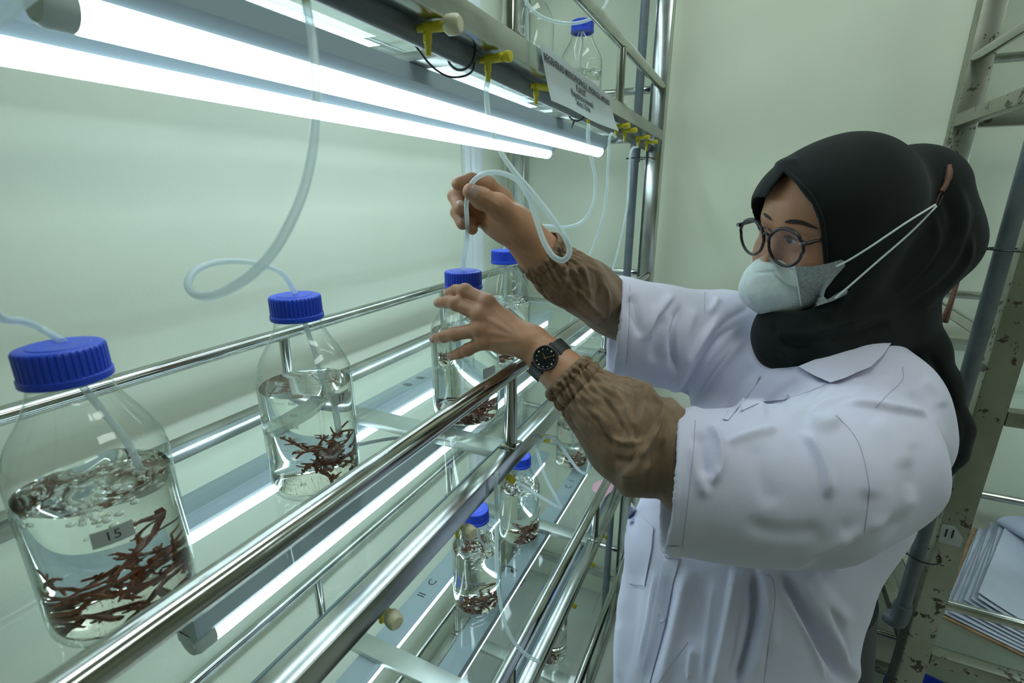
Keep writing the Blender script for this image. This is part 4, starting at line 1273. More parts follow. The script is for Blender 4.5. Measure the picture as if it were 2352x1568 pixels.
COAT_FOLDS = [
    # left sleeve
    ([(1836, 985), (1872, 1035), (1893, 1095), (1896, 1150)], 17, 0.0085, 1),
    ([(1622, 968), (1648, 1010), (1654, 1060), (1630, 1118)], 11, 0.0085, 1), ([(1606, 985), (1616, 1040), (1624, 1100)], 13, -0.007),
    ([(1590, 1005), (1598, 1075), (1625, 1150)], 12, 0.005), ([(1735, 1010), (1742, 1080), (1780, 1170)], 24, -0.0030),
    ([(1925, 930), (1965, 928), (2050, 940), (2148, 956)], 14, 0.008, 1), ([(1660, 1018), (1720, 995), (1790, 980)], 13, 0.006, -1), ([(1855, 955), (1893, 972), (1930, 955)], 16, 0.007),
    ([(2000, 1120), (1985, 1190), (1930, 1240)], 26, -0.004), ([(2110, 1130), (2060, 1190), (1990, 1222)], 16, 0.0028), ([(2095, 1010), (2105, 1070), (2085, 1130)], 20, -0.002),
    ([(1990, 1212), (1930, 1245), (1860, 1280), (1800, 1300)], 14, 0.0035), ([(2090, 1150), (2020, 1240), (1900, 1290), (1830, 1305)], 16, -0.008),
    # chest and shoulder yoke
    ([(1885, 872), (1840, 905), (1795, 945)], 11, 0.005), ([(1840, 870), (1790, 905), (1750, 945)], 10, -0.004), ([(1930, 880), (1880, 905), (1810, 960)], 12, 0.005), ([(1990, 870), (1940, 890), (1860, 935)], 12, 0.004),
    ([(2070, 880), (2010, 880), (1950, 905)], 12, 0.004), ([(2040, 915), (1980, 910), (1930, 925)], 10, -0.004), ([(1770, 945), (1720, 935), (1690, 950)], 18, 0.006), ([(2110, 870), (2150, 900), (2160, 940)], 16, 0.004),
    ([(2000, 960), (2060, 1010), (2080, 1080)], 25, 0.004),
    # right sleeve
    ([(1452, 670), (1458, 720), (1478, 780)], 13, -0.007), ([(1478, 790), (1500, 735), (1555, 672)], 14, 0.007, 1), ([(1500, 840), (1512, 770), (1530, 720)], 12, -0.006), ([(1528, 830), (1530, 770), (1548, 720)], 10, 0.005),
    ([(1572, 690), (1552, 750), (1548, 810), (1562, 860)], 11, -0.011, -1), ([(1600, 700), (1575, 770), (1570, 850)], 12, 0.006), ([(1660, 715), (1615, 770), (1570, 850), (1535, 915)], 15, 0.008, 1),
    ([(1700, 735), (1640, 800), (1590, 880), (1560, 950)], 12, -0.009, -1), ([(1725, 770), (1660, 830), (1610, 900), (1580, 960)], 14, 0.007), ([(1735, 830), (1690, 880), (1650, 945)], 13, -0.006), ([(1650, 680), (1640, 700), (1625, 720)], 8, 0.004),
    ([(1730, 700), (1680, 730), (1640, 770)], 9, -0.004),
    # skirt of the coat
    ([(1585, 1290), (1560, 1400), (1515, 1600)], 15, 0.009), ([(1545, 1290), (1520, 1440), (1470, 1600)], 15, -0.008), ([(1690, 1290), (1665, 1430), (1630, 1600)], 17, 0.011, 1), ([(1730, 1290), (1735, 1420), (1690, 1600)], 15, -0.016, -1),
    ([(1760, 1310), (1775, 1420), (1770, 1500)], 14, 0.006), ([(1780, 1290), (1830, 1385), (1877, 1465), (1960, 1600)], 24, -0.020, 1), ([(1800, 1290), (1870, 1390), (1930, 1490), (1990, 1600)], 18, 0.008), ([(1740, 1300), (1760, 1380), (1745, 1480), (1730, 1568)], 12, 0.006),
    ([(1620, 1300), (1610, 1400), (1590, 1500)], 22, -0.005), ([(1450, 1180), (1440, 1300), (1425, 1430)], 14, 0.005), ([(1590, 1480), (1582, 1530), (1580, 1568)], 8, 0.006, 1), ([(1475, 1260), (1455, 1400), (1440, 1568)], 16, -0.004), ([(1850, 1300), (1900, 1380), (1960, 1440)], 20, 0.006)]
COAT_FOLDS += [
    ([(1700, 1200), (1800, 1225), (1900, 1215)], 20, -0.004), ([(1560, 960), (1556, 1060), (1542, 1180)], 7, 0.0018), ([(1575, 965), (1570, 1080), (1556, 1240)], 5, -0.0016),
    
     ([(2085, 900), (2120, 925), (2140, 970)], 10, -0.004),
    ([(1905, 890), (1850, 925), (1815, 950)], 6, -0.003, 1), ([(1960, 905), (1900, 925), (1850, 950)], 7, 0.003, 1), ([(1430, 660), (1424, 750), (1410, 845)], 5, 0.0016), ([(1450, 662), (1446, 750), (1436, 848)], 4, -0.0016),
    ([(1640, 760), (1600, 820), (1575, 880)], 6, -0.005, 1), ([(1680, 800), (1630, 860), (1600, 920)], 6, -0.004, 1), ([(1500, 690), (1496, 740), (1500, 790)], 7, 0.003),
    ([(1640, 1320), (1625, 1420), (1610, 1568)], 7, 0.0035, 1), ([(1705, 1380), (1690, 1470), (1670, 1568)], 6, -0.004, -1), ([(1800, 1340), (1850, 1440), (1900, 1568)], 9, 0.005, -1), ([(1890, 1380), (1930, 1450), (1955, 1540)], 10, -0.005, 1),
    ([(1505, 1300), (1490, 1400), (1465, 1520)], 8, 0.0035, 1), ([(1425, 1420), (1420, 1500), (1425, 1568)], 8, 0.004), ([(1920, 1300), (1880, 1330), (1850, 1350)], 10, -0.004)]
COAT_FOLDS = [(t + (0,) * (4 - len(t)) + ((0.595, 9),)) if min(q[1] for q in t[0]) >= 1285 and max(q[1] for q in t[0]) > 1340 else t for t in COAT_FOLDS]
Vc = sculpt(Vc, Fc, COAT_FOLDS)
Vc = relax(Vc, Fc, 1, 0.35)
_n = normals_of(Vc, Fc); _r = np.random.RandomState(7); _w = np.zeros(len(Vc))
for _k in range(14):
    _d = _r.randn(3); _d /= np.linalg.norm(_d)
    _w += np.sin((Vc @ _d) * _r.uniform(35, 110) + 2.0 * np.sin(Vc @ _r.randn(3) * 14) + _r.rand() * 6)
Vc = Vc + _n * (0.00028 * np.sign(_w) * np.abs(_w) ** 1.2)[:, None] * 0.5
coat = npobj('lab_coat', Vc, Fc, MAT['coat'], woman, label='white lab coat')
BC = bvh_of(Vc, Fc)
for pts in ([(1920, 954), (1955, 990), (1977, 1030), (1992, 1090), (1996, 1137), (1985, 1225)], [(2073, 842), (2073, 872), (2040, 905), (2010, 936)], [(1619, 670), (1618, 695), (1620, 720)],
            [(1597, 965), (1592, 1040), (1580, 1150), (1568, 1252)], [(1447, 655), (1445, 740), (1438, 850)], [(1758, 1318), (1775, 1330), (1780, 1380), (1770, 1450), (1755, 1568)], [(1446, 1340), (1460, 1348), (1480, 1352)],
            [(1580, 1475), (1545, 1520), (1512, 1568)]):
    obj('seam', seam(BC, pts, 0.0005), MAT['seam'], coat)
# fronts, collar, pocket flaps
def cpatch(name, poly, off, th, parent=coat, mat='coat', step=9, bulge=None):
    V, F = patch(BC, poly, off, th, step, bulge)
    return obj(name, (V, F), MAT[mat], parent, True, 60)
cpatch('collar', [(1833, 841), (1880, 822), (1950, 800), (2010, 784), (2046, 773), (2048, 786), (2028, 815), (2000, 842), (1975, 852), (1940, 868), (1907, 878), (1870, 862)], 0.010, 0.006, bulge=lambda x, y: 0.004 * math.sin((x - 1833) / 230 * 3.1))
cpatch('lapel', [(1768, 847), (1833, 841), (1870, 862), (1905, 878), (1860, 898), (1800, 918), (1750, 922), (1700, 944), (1706, 922), (1738, 882)], 0.0030, 0.0035)
cpatch('front_placket', [(1660, 962), (1672, 964), (1700, 930), (1735, 885), (1746, 862), (1735, 850), (1712, 880), (1685, 915)], 0.0035, 0.0035)
cpatch('front_placket', [(1560, 1255), (1566, 1262), (1545, 1340), (1528, 1430), (1510, 1500), (1492, 1568), (1472, 1568), (1490, 1470), (1512, 1350), (1530, 1255)], 0.0035, 0.0035)
cpatch('pocket_flap', [(1675, 1303), (1711, 1306), (1695, 1342), (1673, 1340)], 0.005, 0.004)
cpatch('pocket', [(1450, 1152), (1470, 1180), (1500, 1213), (1496, 1260), (1480, 1345), (1445, 1340), (1440, 1280), (1438, 1210)], 0.004, 0.004)
for x, y in ((1535, 1275), (1517, 1418)):
    h = cast(BC, x, y)
    to = EYEP - h[0]; to /= np.linalg.norm(to)
    q = Vector(to).to_track_quat('Z', 'Y').to_matrix().to_4x4()
    m = MB().lathe([(0.0, 0.0), (0.0052, 0.0), (0.0056, 0.001), (0.0053, 0.0020), (0.0040, 0.0015), (0.0, 0.0014)], 24).xform(Matrix.Translation(tuple(h[0] + to * 0.0040)) @ q)
    obj('button', m, MAT['coat'], coat)

# ------------------------------------------------------------------ brown blouse sleeves
def gath(u, a, seed, cuff=0.16, fine=1.0):
    r = random.Random(seed)
    s = 0.0
    g = math.exp(-((u - 0.10) / 0.13) ** 2) + 0.55 * math.exp(-((u - 0.30) / 0.14) ** 2)
    for k, (n, ph) in enumerate(((19, 0.3), (27, 1.7), (34, 4.0), (13, 2.2))):
        s += 0.0011 * fine * g * min(1.0, 0.35 + u / 0.10) * math.sin(n * a + ph + 5 * math.sin(9 * u + k))
    s -= 0.0030 * math.exp(-((u - 0.13) / 0.018) ** 2) + 0.0026 * math.exp(-((u - 0.245) / 0.020) ** 2)
    s += 0.0022 * math.exp(-((u - 0.04) / 0.03) ** 2)
    return s
def disp_l(u, a):
    s = gath(u, a, 1, fine=1.3)
    s += 0.0045 * max(0, math.sin(3 * a + 16 * u)) * math.exp(-((u - 0.52) / 0.16) ** 2) + 0.006 * math.sin(a * 2 + 9 * u + 0.6) * math.exp(-((u - 0.62) / 0.2) ** 2)
    q = math.sin(a + 0.5)                                      # sagging folds on the underside
    s += 0.010 * max(0.0, -math.sin(a)) * math.exp(-((u - 0.66) / 0.12) ** 2)
    s += 0.007 * math.exp(-((u - 0.60 - 0.10 * math.sin(a)) / 0.035) ** 2) - 0.006 * math.exp(-((u - 0.70 - 0.10 * math.sin(a)) / 0.035) ** 2)
    return s
def disp_r(u, a):
    s = gath(u, a, 2, fine=0.9)
    s += 0.003 * math.sin(3 * a + 11 * u) * math.exp(-((u - 0.5) / 0.22) ** 2) + 0.0022 * math.sin(5 * a - 14 * u) * math.exp(-((u - 0.6) / 0.2) ** 2)
    return s
SLEEVE_FOLDS = {
    'L': [([(1534, 915), (1500, 990), (1455, 1065), (1425, 1110)], 13, 0.0085, 1), ([(1470, 885), (1456, 930), (1452, 985), (1470, 1030)], 10, -0.006, 1), ([(1382, 905), (1415, 950), (1440, 1000)], 8, -0.004, -1),
          ([(1398, 880), (1435, 930), (1462, 990)], 8, 0.004), ([(1375, 950), (1400, 1000), (1440, 1020), (1490, 1010)], 9, 0.005, 1), ([(1405, 1050), (1445, 1060), (1480, 1040)], 9, -0.005), ([(1420, 1085), (1460, 1090), (1500, 1060)], 10, 0.004),
          ([(1350, 950), (1390, 985), (1410, 1030)], 6, -0.004), ([(1425, 865), (1470, 880), (1500, 905)], 8, 0.004), ([(1520, 1000), (1500, 1070), (1490, 1130)], 12, -0.004), ([(1490, 900), (1530, 935), (1545, 955)], 6, 0.003)],
    'R': [([(1300, 690), (1340, 720), (1400, 760)], 7, 0.003), ([(1330, 600), (1345, 640), (1352, 690)], 8, 0.0035, 1), ([(1365, 615), (1372, 660), (1366, 710)], 7, -0.003, 1), ([(1300, 620), (1325, 655), (1330, 700)], 7, -0.003),
          ([(1318, 655), (1360, 705), (1400, 740)], 5, 0.0025, 1), ([(1385, 640), (1400, 690), (1396, 740)], 7, 0.003, -1), ([(1288, 600), (1300, 625), (1296, 660)], 6, 0.003)]}
def open_sleeve(path, disp, name, label, key):
    V, F = loft(path, 144, 20, disp)
    if (normals_of(V, F)[:50] * (V[:50] - V[:50].mean(0))).sum() < 0: F = F[:, ::-1]
    V = sculpt(V, F, SLEEVE_FOLDS[key])
    nrm = normals_of(V, F)
    n = len(V); nn = 144
    V2 = V - nrm * 0.0016 * (1 if (nrm[:50] * (V[:50] - V[:50].mean(0))).sum() > 0 else -1)
    F2 = F[:, ::-1] + n
    rim = np.array([(k, n + k, n + (k + 1) % nn, (k + 1) % nn) for k in range(nn)])
    o = npobj(name, np.concatenate([V, V2]), np.concatenate([F, F2, rim]), MAT['blouse'], woman, label)
    return V, F
SLV_L = [(1297, 858, 0.616, 0.0330), (1318, 880, 0.613, 0.0352), (1345, 905, 0.609, 0.0385), (1388, 945, 0.600, 0.0450), (1440, 990, 0.592, 0.0530), (1500, 1032, 0.585, 0.0580), (1570, 1060, 0.580, 0.0600), (1640, 1080, 0.578, 0.060)]
SLV_R = [(1236, 574, 0.628, 0.0310), (1256, 596, 0.637, 0.0335), (1282, 620, 0.649, 0.0365), (1322, 650, 0.671, 0.0395), (1368, 682, 0.722, 0.0420), (1415, 714, 0.768, 0.0425), (1480, 742, 0.805, 0.044)]
open_sleeve(SLV_L, disp_l, 'blouse_sleeve', 'brown gathered sleeve of the watch arm', 'L')
open_sleeve(SLV_R, disp_r, 'blouse_sleeve', 'brown gathered sleeve of the raised arm', 'R')

# ------------------------------------------------------------------ headscarf
OPEN_POLY = [(1806, 392), (1838, 425), (1868, 465), (1886, 515), (1894, 560), (1896, 612), (1893, 645), (1882, 682), (1872, 704), (1850, 714), (1780, 716), (1650, 712), (1600, 560), (1690, 500), (1738, 512), (1750, 478), (1776, 430)]
def scarf_sdf(p):
    e = lambda c, R: d_ell(p, HP(*c), np.array(R), HA)
    d = e((0, -0.092, 0.018), (0.086, 0.112, 0.104))
    d = smin(d, e((0, -0.040, 0.040), (0.069, 0.075, 0.060)), 0.03)
    d = smin(d, e((-0.012, -0.066, -0.060), (0.076, 0.080, 0.085)), 0.03)
    d = smin(d, chain(p, [(2085, 452, 0.730, 0.074), (2112, 555, 0.735, 0.068), (2040, 625, 0.74, 0.064), (1960, 690, 0.74, 0.062)], 0.03), 0.03)
    d = smin(d, chain(p, [(1905, 730, 0.735, 0.066), (1845, 760, 0.722, 0.062), (1818, 778, 0.710, 0.049)], 0.03), 0.025)
    d = smin(d, chain(p, [(1822, 785, 0.712, 0.044), (1788, 815, 0.705, 0.022)], 0.02), 0.02)
    d = smin(d, chain(p, [(1940, 775, 0.735, 0.056), (2035, 735, 0.740, 0.054)], 0.03), 0.03)
    d = smin(d, chain(p, [(2070, 740, 0.745, 0.046), (2112, 805, 0.75, 0.034), (2150, 885, 0.757, 0.029), (2178, 985, 0.757, 0.028), (2178, 1040, 0.752, 0.020), (2158, 1085, 0.748, 0.010), (2166, 1118, 0.745, 0.002)], 0.02), 0.02)
    # face opening: hollow inside the head, cut along the hem of the cloth
    pr = proj(p)
    sd = poly_dist(pr[:, :2], OPEN_POLY); sd = np.where(inpoly(pr[:, :2], OPEN_POLY), -sd, sd) * pr[:, 2] / FPX
    fwd = (p - HP(0, -0.062, 0)) @ hy
    side = (p - HP(0.045, 0, 0)) @ hx
    cut = smax(smax(sd, -fwd, 0.01), side, 0.01)
    d = smax(d, -cut, 0.0025)
    hollow = np.minimum(e((0, -0.090, 0.012), (0.078, 0.103, 0.098)), e((0, -0.03, 0.022), (0.064, 0.082, 0.055)))
    hollow = smin(hollow, e((0, -0.026, -0.045), (0.060, 0.075, 0.075)), 0.02)
    d = smax(d, -hollow, 0.003)
    return d
Vs, Fs = surface_nets(scarf_sdf, HO + np.array([-0.24, -0.36, -0.50]), HO + np.array([0.26, 0.20, 0.17]), 0.0025)
Vs = relax(Vs, Fs, 8)
SCARF_FOLDS = [([(2190, 400), (2215, 500), (2180, 600), (2090, 680), (1990, 730)], 12, 0.005), ([(2165, 430), (2185, 520), (2150, 600), (2060, 680)], 12, -0.004), ([(2140, 470), (2150, 560), (2100, 640), (2010, 700)], 10, 0.004),
               ([(2230, 520), (2220, 600), (2150, 680), (2080, 725)], 10, 0.004), ([(1770, 735), (1800, 790), (1870, 800)], 8, -0.004), ([(1760, 760), (1850, 770), (1950, 740), (2030, 720)], 10, 0.004), ([(1780, 760), (1800, 810), (1830, 830)], 8, 0.004),
               ([(1880, 790), (1960, 770), (2050, 740)], 9, -0.004), ([(1815, 400), (1850, 440), (1880, 500), (1900, 570)], 8, 0.003), ([(1840, 370), (1800, 372), (1775, 385)], 8, 0.003), ([(2100, 800), (2150, 880), (2180, 960)], 10, 0.005), ([(2130, 800), (2180, 900), (2205, 990)], 10, -0.004),
               ([(1950, 640), (1930, 690), (1890, 740)], 14, 0.003), ([(2190, 930), (2200, 990), (2180, 1050)], 9, 0.004)]
Vs = sculpt(Vs, Fs, SCARF_FOLDS)
scarf = npobj('headscarf', Vs, Fs, MAT['scarf'], woman, label='black headscarf with a tail over the shoulder')
BS = bvh_of(Vs, Fs)
hem = []
for x, y in [(1805, 391), (1839, 424), (1870, 464), (1888, 513), (1896, 560), (1898, 610), (1897, 640)]:
    h = cast(BS, x, y)
    if h is not None and (not hem or np.linalg.norm(h[0] - hem[-1]) < 0.08): hem.append(h[0])
if len(hem) > 2: obj('hem', MB().tube(spline(hem, 10), 0.0030, 10), MAT['scarf'], scarf)

# ------------------------------------------------------------------ face details
BH = bvh_of(Vh, Fh)
def soften(poly, it=2):
    for _ in range(it):
        q = []
        for i in range(len(poly)):
            a, b = np.array(poly[i], float), np.array(poly[(i + 1) % len(poly)], float)
            q += [tuple(a * 0.75 + b * 0.25), tuple(a * 0.25 + b * 0.75)]
        poly = q
    return poly
def hpatch(name, poly, off, th, mat, step=3.0, label=None):
    poly = soften(poly)
    V, F = patch(BH, poly, off, th, step)
    return obj(name, (V, F), MAT[mat], body, True, 60, label=label)
hpatch('eyebrow', [(1798, 510), (1815, 503), (1840, 505), (1862, 515), (1884, 528), (1862, 523), (1838, 515), (1815, 514)], 0.0012, 0.002, 'brow')
hpatch('eyebrow', [(1752, 488), (1760, 490), (1770, 500), (1774, 508), (1764, 502), (1755, 496)], 0.0012, 0.002, 'brow')
hpatch('eyelashes', [(1800, 540), (1815, 542), (1832, 547), (1850, 555), (1858, 560), (1845, 558), (1830, 553), (1812, 549), (1802, 547)], 0.0010, 0.002, 'lid')
hpatch('eye', [(1803, 546), (1815, 549), (1829, 553), (1828, 560), (1818, 562), (1808, 557)], 0.0008, 0.0015, 'eye')
hpatch('iris', [(1806, 546), (1813, 548), (1819, 551), (1818, 559), (1812, 560), (1806, 554)], 0.0012, 0.0015, 'iris')
hpatch('eyelashes', [(1752, 518), (1762, 522), (1774, 530), (1770, 533), (1758, 527), (1751, 523)], 0.0010, 0.002, 'lid')

# mask: moulded front over nose and chin, side wings of thin mesh, ear loops hooked behind the head
def mask_sdf(p):
    e = lambda c, R: d_ell(p, HP(*c), np.array(R), HA)
    d = e((0, -0.020, -0.070), (0.055, 0.064, 0.050))
    d = smin(d, d_cone(p, HP(0, 0.022, -0.040), HP(0, 0.030, -0.070), 0.015, 0.022), 0.022)
    d = smin(d, d_cone(p, HP(0, 0.030, -0.068), HP(0, 0.008, -0.104), 0.020, 0.013), 0.02)
    top = (p - HP(0, 0.030, -0.026)) @ (hz * 0.94 - hy * 0.0 + hx * 0.0) + 0.08 * np.abs((p - HO) @ hx)
    d = smax(d, top, 0.004)
    d = smax(d, -((p - HP(0, -0.036, 0)) @ hy), 0.003)
    return d
Vm, Fm = surface_nets(mask_sdf, HO + np.array([-0.12, -0.14, -0.20]), HO + np.array([0.14, 0.14, 0.04]), 0.002)
Vm = relax(Vm, Fm, 2)
Vm = sculpt(Vm, Fm, [([(1742, 575), (1715, 620), (1712, 660), (1735, 710)], 5, 0.0016), ([(1725, 627), (1765, 625), (1806, 621)], 3, -0.0014), ([(1730, 640), (1770, 690), (1800, 700)], 16, -0.0018), ([(1770, 600), (1790, 660), (1780, 700)], 14, 0.0014)])
mask = npobj('face_mask', Vm, Fm, MAT['mask'], woman, label='white moulded face mask')
allV = np.concatenate([Vs, Vh, Vm]); allF = np.concatenate([Fs, Fh + len(Vs), Fm + len(Vs) + len(Vh)])
BA = bvh_of(allV, allF)
V, F = patch(BA, [(1826, 612), (1870, 611), (1905, 604), (1932, 596), (1942, 600), (1940, 612), (1915, 640), (1896, 665), (1892, 680), (1900, 688), (1925, 672), (1940, 664), (1948, 668), (1944, 676), (1912, 691), (1872, 704), (1846, 713), (1838, 690), (1832, 650)], 0.004, 0.0016, 5.0)
obj('mask_wing', (V, F), MAT['mask_wing'], mask, True, 70, label='thin grey mesh wing of the mask')
V, F = patch(BA, [(1766, 590), (1790, 603), (1826, 611), (1836, 660), (1812, 655), (1780, 630)], 0.0030, 0.0022, 5.0)
obj('mask_edge', (V, F), MAT['mask'], mask, True, 70)
obj('welded_seam', seam(BA, [(1826, 613), (1832, 650), (1838, 690), (1841, 702)], 0.0010, 0.0046), MAT['mask'], mask)
for k, dx in enumerate((0, 6, 12)):
    m = MB()
    for j in range(14):
        t = j / 13; x, y = 1812 + 18 * t + dx * 0.6 - 8, 632 + 76 * t
        h = cast(BA, x, y)
        if h is not None:
            to = EYEP - h[0]; to /= np.linalg.norm(to); V0, F0 = icosphere(); m.add(V0 * 0.0005 + (h[0] + to * 0.0001), F0)
    o = obj('embossed_stitches', m, MAT['mask_wing'], mask); o['kind'] = 'stuff'
def on(x, y, off, bv=BA):
    h = cast(bv, x, y); to = EYEP - h[0]; to /= np.linalg.norm(to); return h[0] + to * off
hook = on(2150, 470, 0.006)
def dense(pts, step=14):
    q = spline([np.array([a, b, 0.0]) for a, b in pts], 10)
    out = [q[0][:2]]
    for p_ in q[1:]:
        if np.linalg.norm(p_[:2] - out[-1]) > step: out.append(p_[:2])
    return [tuple(v) for v in out] + [tuple(pts[-1])]
for pts in ([(1920, 612), (1945, 600), (2000, 566), (2080, 512), (2148, 470)], [(1918, 685), (1945, 662), (2010, 605), (2090, 535), (2150, 474)]):
    pts = dense(pts)
    dd = [proj(on(x, y, 0.0))[0, 2] for x, y in pts]
    d0, d1 = dd[1] - 0.006, proj(hook)[0, 2]
    q = []
    for i, (x, y) in enumerate(pts):
        w = (i - 1) / (len(pts) - 2.0)
        q.append(P(x, y, min(dd[i] - 0.005, d0 + (d1 - d0) * w) if i else dd[0] - 0.006))
    obj('ear_loop', MB().tube(q, 0.0013, 8), MAT['elastic'], mask)
clip = MB().tube([on(2150, 468, 0.006), on(2158, 446, 0.006), on(2164, 436, 0.006)], 0.0007, 6).tube([on(2156, 472, 0.006), on(2166, 448, 0.006)], 0.0007, 6)
obj('loop_cord', clip, MAT['brown_strap'], mask)
obj('strap_hook', MB().tube(spline([on(2162, 440, 0.005), on(2172, 425, 0.005), on(2180, 400, 0.004), on(2180, 380, 0.003)], 5), [0.0032] * 8 + [0.0040] * 5 + [0.003] * 3, 10), MAT['brown_strap'], mask, label='brown hook strap behind the head')
q = [P(2205, 600, 0.83), P(2200, 640, 0.82), P(2186, 690, 0.815), P(2172, 740, 0.81)]
obj('hanging_strap', MB().tube(spline(q, 5), 0.0034, 8).tube(spline([P(2196, 650, 0.82), P(2180, 700, 0.815), P(2160, 740, 0.81)], 5), 0.003, 8), MAT['brown_strap'], mask)

# glasses
gl = MB(); GX, GY, GZ = hx, hy, hz
wrapa = 0.10
def rim(c, sx):
    ax = hx * math.cos(wrapa) - hy * math.sin(wrapa) * sx
    pts = []
    for k in range(49):
        a = 2 * math.pi * k / 48
        r = 0.0262
        x, z = r * math.cos(a), r * 0.985 * math.sin(a)
        if z > 0: z *= 0.93; x *= 1.04 + 0.03 * (sx * x > 0)
        pts.append(c + ax * x + hz * z)
    return pts, ax
glasses = MB()
lens = []
for c, sx in ((LN, -1), (LF, 1)):
    pts, ax = rim(c, sx)
    m = MB().tube(pts, [0.0020 + 0.0005 * max(0, math.sin(2 * math.pi * k / 48)) for k in range(49)], 10, caps=False)
    glasses.add(m.v, m.f)
    lens.append((c, pts))
frame = obj('glasses', glasses, MAT['frame'], woman, label='round dark framed glasses')
br = []
a0, a1 = lens[0][1][3], lens[1][1][21]
mid = (a0 + a1) / 2 + hz * 0.004 + hy * 0.002
obj('bridge', MB().tube(spline([a0, mid, a1], 6), 0.0019, 10), MAT['frame'], frame)
for c, pts in lens:
    me_v = [c + hy * 0.0008] + pts[:-1]; n = len(pts) - 1
    obj('lens', (me_v, [(0, i + 1, (i + 1) % n + 1) for i in range(n)]), MAT['lens'], frame)
for (c, pts), sx in ((lens[0], -1), (lens[1], 1)):
    side = c + hx * (0.0262 * sx * 1.03) + hz * 0.011
    hin = side + hx * 0.003 * sx
    ear = hin - hy * 0.088 + hx * 0.006 * sx + hz * 0.004
    tm = MB().tube([side, hin, hin - hy * 0.004, hin - hy * 0.03, ear], [0.0026, 0.0030, 0.0026, 0.0021, 0.0020], 10)
    obj('temple', tm, MAT['frame'], frame)
    m = MB()
    for k in (0, 1):
        V0, F0 = icosphere(); m.add(V0 * 0.0008 + (side + hy * 0.0026 + hx * (0.0016 * k - 0.0008) * sx), F0)
    obj('hinge_rivets', m, MAT['steel_rail'], frame)
    obj('nose_pad', MB().tube([c - hx * 0.019 * sx - hz * 0.008 - hy * 0.001, c - hx * 0.017 * sx - hz * 0.012 - hy * 0.006], [0.002, 0.0026], 8), MAT['lens'], frame)

# fingernails
def nail(tip, prev, toward, L=0.0085, W=0.0058):
    """small curved plate on the outer side of a fingertip"""
    a, b = P(*prev[:3]), P(*tip[:3])
    t = (b - a) / np.linalg.norm(b - a)
    n = np.asarray(toward, float) - t * (np.asarray(toward, float) @ t); n /= np.linalg.norm(n)
    s = np.cross(t, n)
    V0, F0 = icosphere()
    c = b - t * (L * 0.12) + n * (tip[3] * 0.95)
    V = [c + t * v[0] * L * 0.55 + s * v[1] * W * 0.95 + n * (v[2] * 0.0016 - 0.0016 * v[1] ** 2) for v in V0]
    obj('fingernail', (V, F0), MAT['nail'], body)
def tocam(pt): v = EYEP - P(*pt[:3]); return v / np.linalg.norm(v)
nail(THUMB_R[3], THUMB_R[2], tocam(THUMB_R[3]) + 0.35 * _u, 0.0120, 0.0085)
nail(FINGERS_R[1][3], FINGERS_R[1][2], tocam(FINGERS_R[1][3]) - 0.5 * hy, 0.011, 0.0068)
nail(FINGERS_R[2][3], FINGERS_R[2][2], tocam(FINGERS_R[2][3]) - 0.5 * hy, 0.011, 0.0066)
for f in FINGERS_L: nail(f[3], f[2], tocam(f[3]), 0.0095, 0.0064)

# wristwatch on the left wrist
wc = P(1263, 826, 0.623); wt = P(1300, 862, 0.615) - P(1232, 795, 0.629); wt /= np.linalg.norm(wt)
tc_ = EYEP - wc; tc_ /= np.linalg.norm(tc_)
wn = tc_ - wt * (tc_ @ wt) - 0.10 * np.array([0, 0, 1.0]); wn -= wt * (wn @ wt); wn /= np.linalg.norm(wn)
ws = np.cross(wt, wn)
top = wc + wn * 0.0262
dialM = Matrix(((ws[0], wt[0], wn[0], top[0]), (ws[1], wt[1], wn[1], top[1]), (ws[2], wt[2], wn[2], top[2]), (0, 0, 0, 1)))
case = MB().lathe([(0.0, -0.003), (0.0135, -0.003), (0.0155, -0.001), (0.0158, 0.003), (0.0152, 0.0058), (0.0143, 0.0064), (0.0134, 0.0058), (0.0132, 0.0046), (0.0, 0.0046)], 64).xform(dialM)
watch = obj('wristwatch', case, MAT['black'], woman, label='black round wristwatch')
obj('dial', MB().lathe([(0.0, 0.0047), (0.0131, 0.0047), (0.0131, 0.0046), (0.0, 0.0046)], 48).xform(dialM), MAT['dial'], watch)
mk = MB()
for k in range(12):
    a = 2 * math.pi * k / 12; r = 0.0110; s = 0.0011 if k % 3 == 0 else 0.0007
    mk.lathe([(0.0, 0.0053), (s, 0.0053), (s, 0.0048), (0.0, 0.0048)], 10, (r * math.cos(a), r * math.sin(a), 0))
obj('hour_markers', mk.xform(dialM), MAT['cream'], watch)
def hand_of(ang, L, w):
    c, s = math.cos(ang), math.sin(ang)
    q = [(-0.002, -w), (L, -w * 0.5), (L, w * 0.5), (-0.002, w)]
    V = [(c * x - s * y, s * x + c * y, z) for z in (0.0054, 0.0058) for x, y in q]
    return MB().add(V, [(0, 3, 2, 1), (4, 5, 6, 7), (0, 1, 5, 4), (1, 2, 6, 5), (2, 3, 7, 6), (3, 0, 4, 7)]).xform(dialM)
obj('minute_hand', hand_of(2.55, 0.0095, 0.0005), MAT['copper'], watch)
obj('hour_hand', hand_of(-1.9, 0.0065, 0.0006), MAT['copper'], watch)
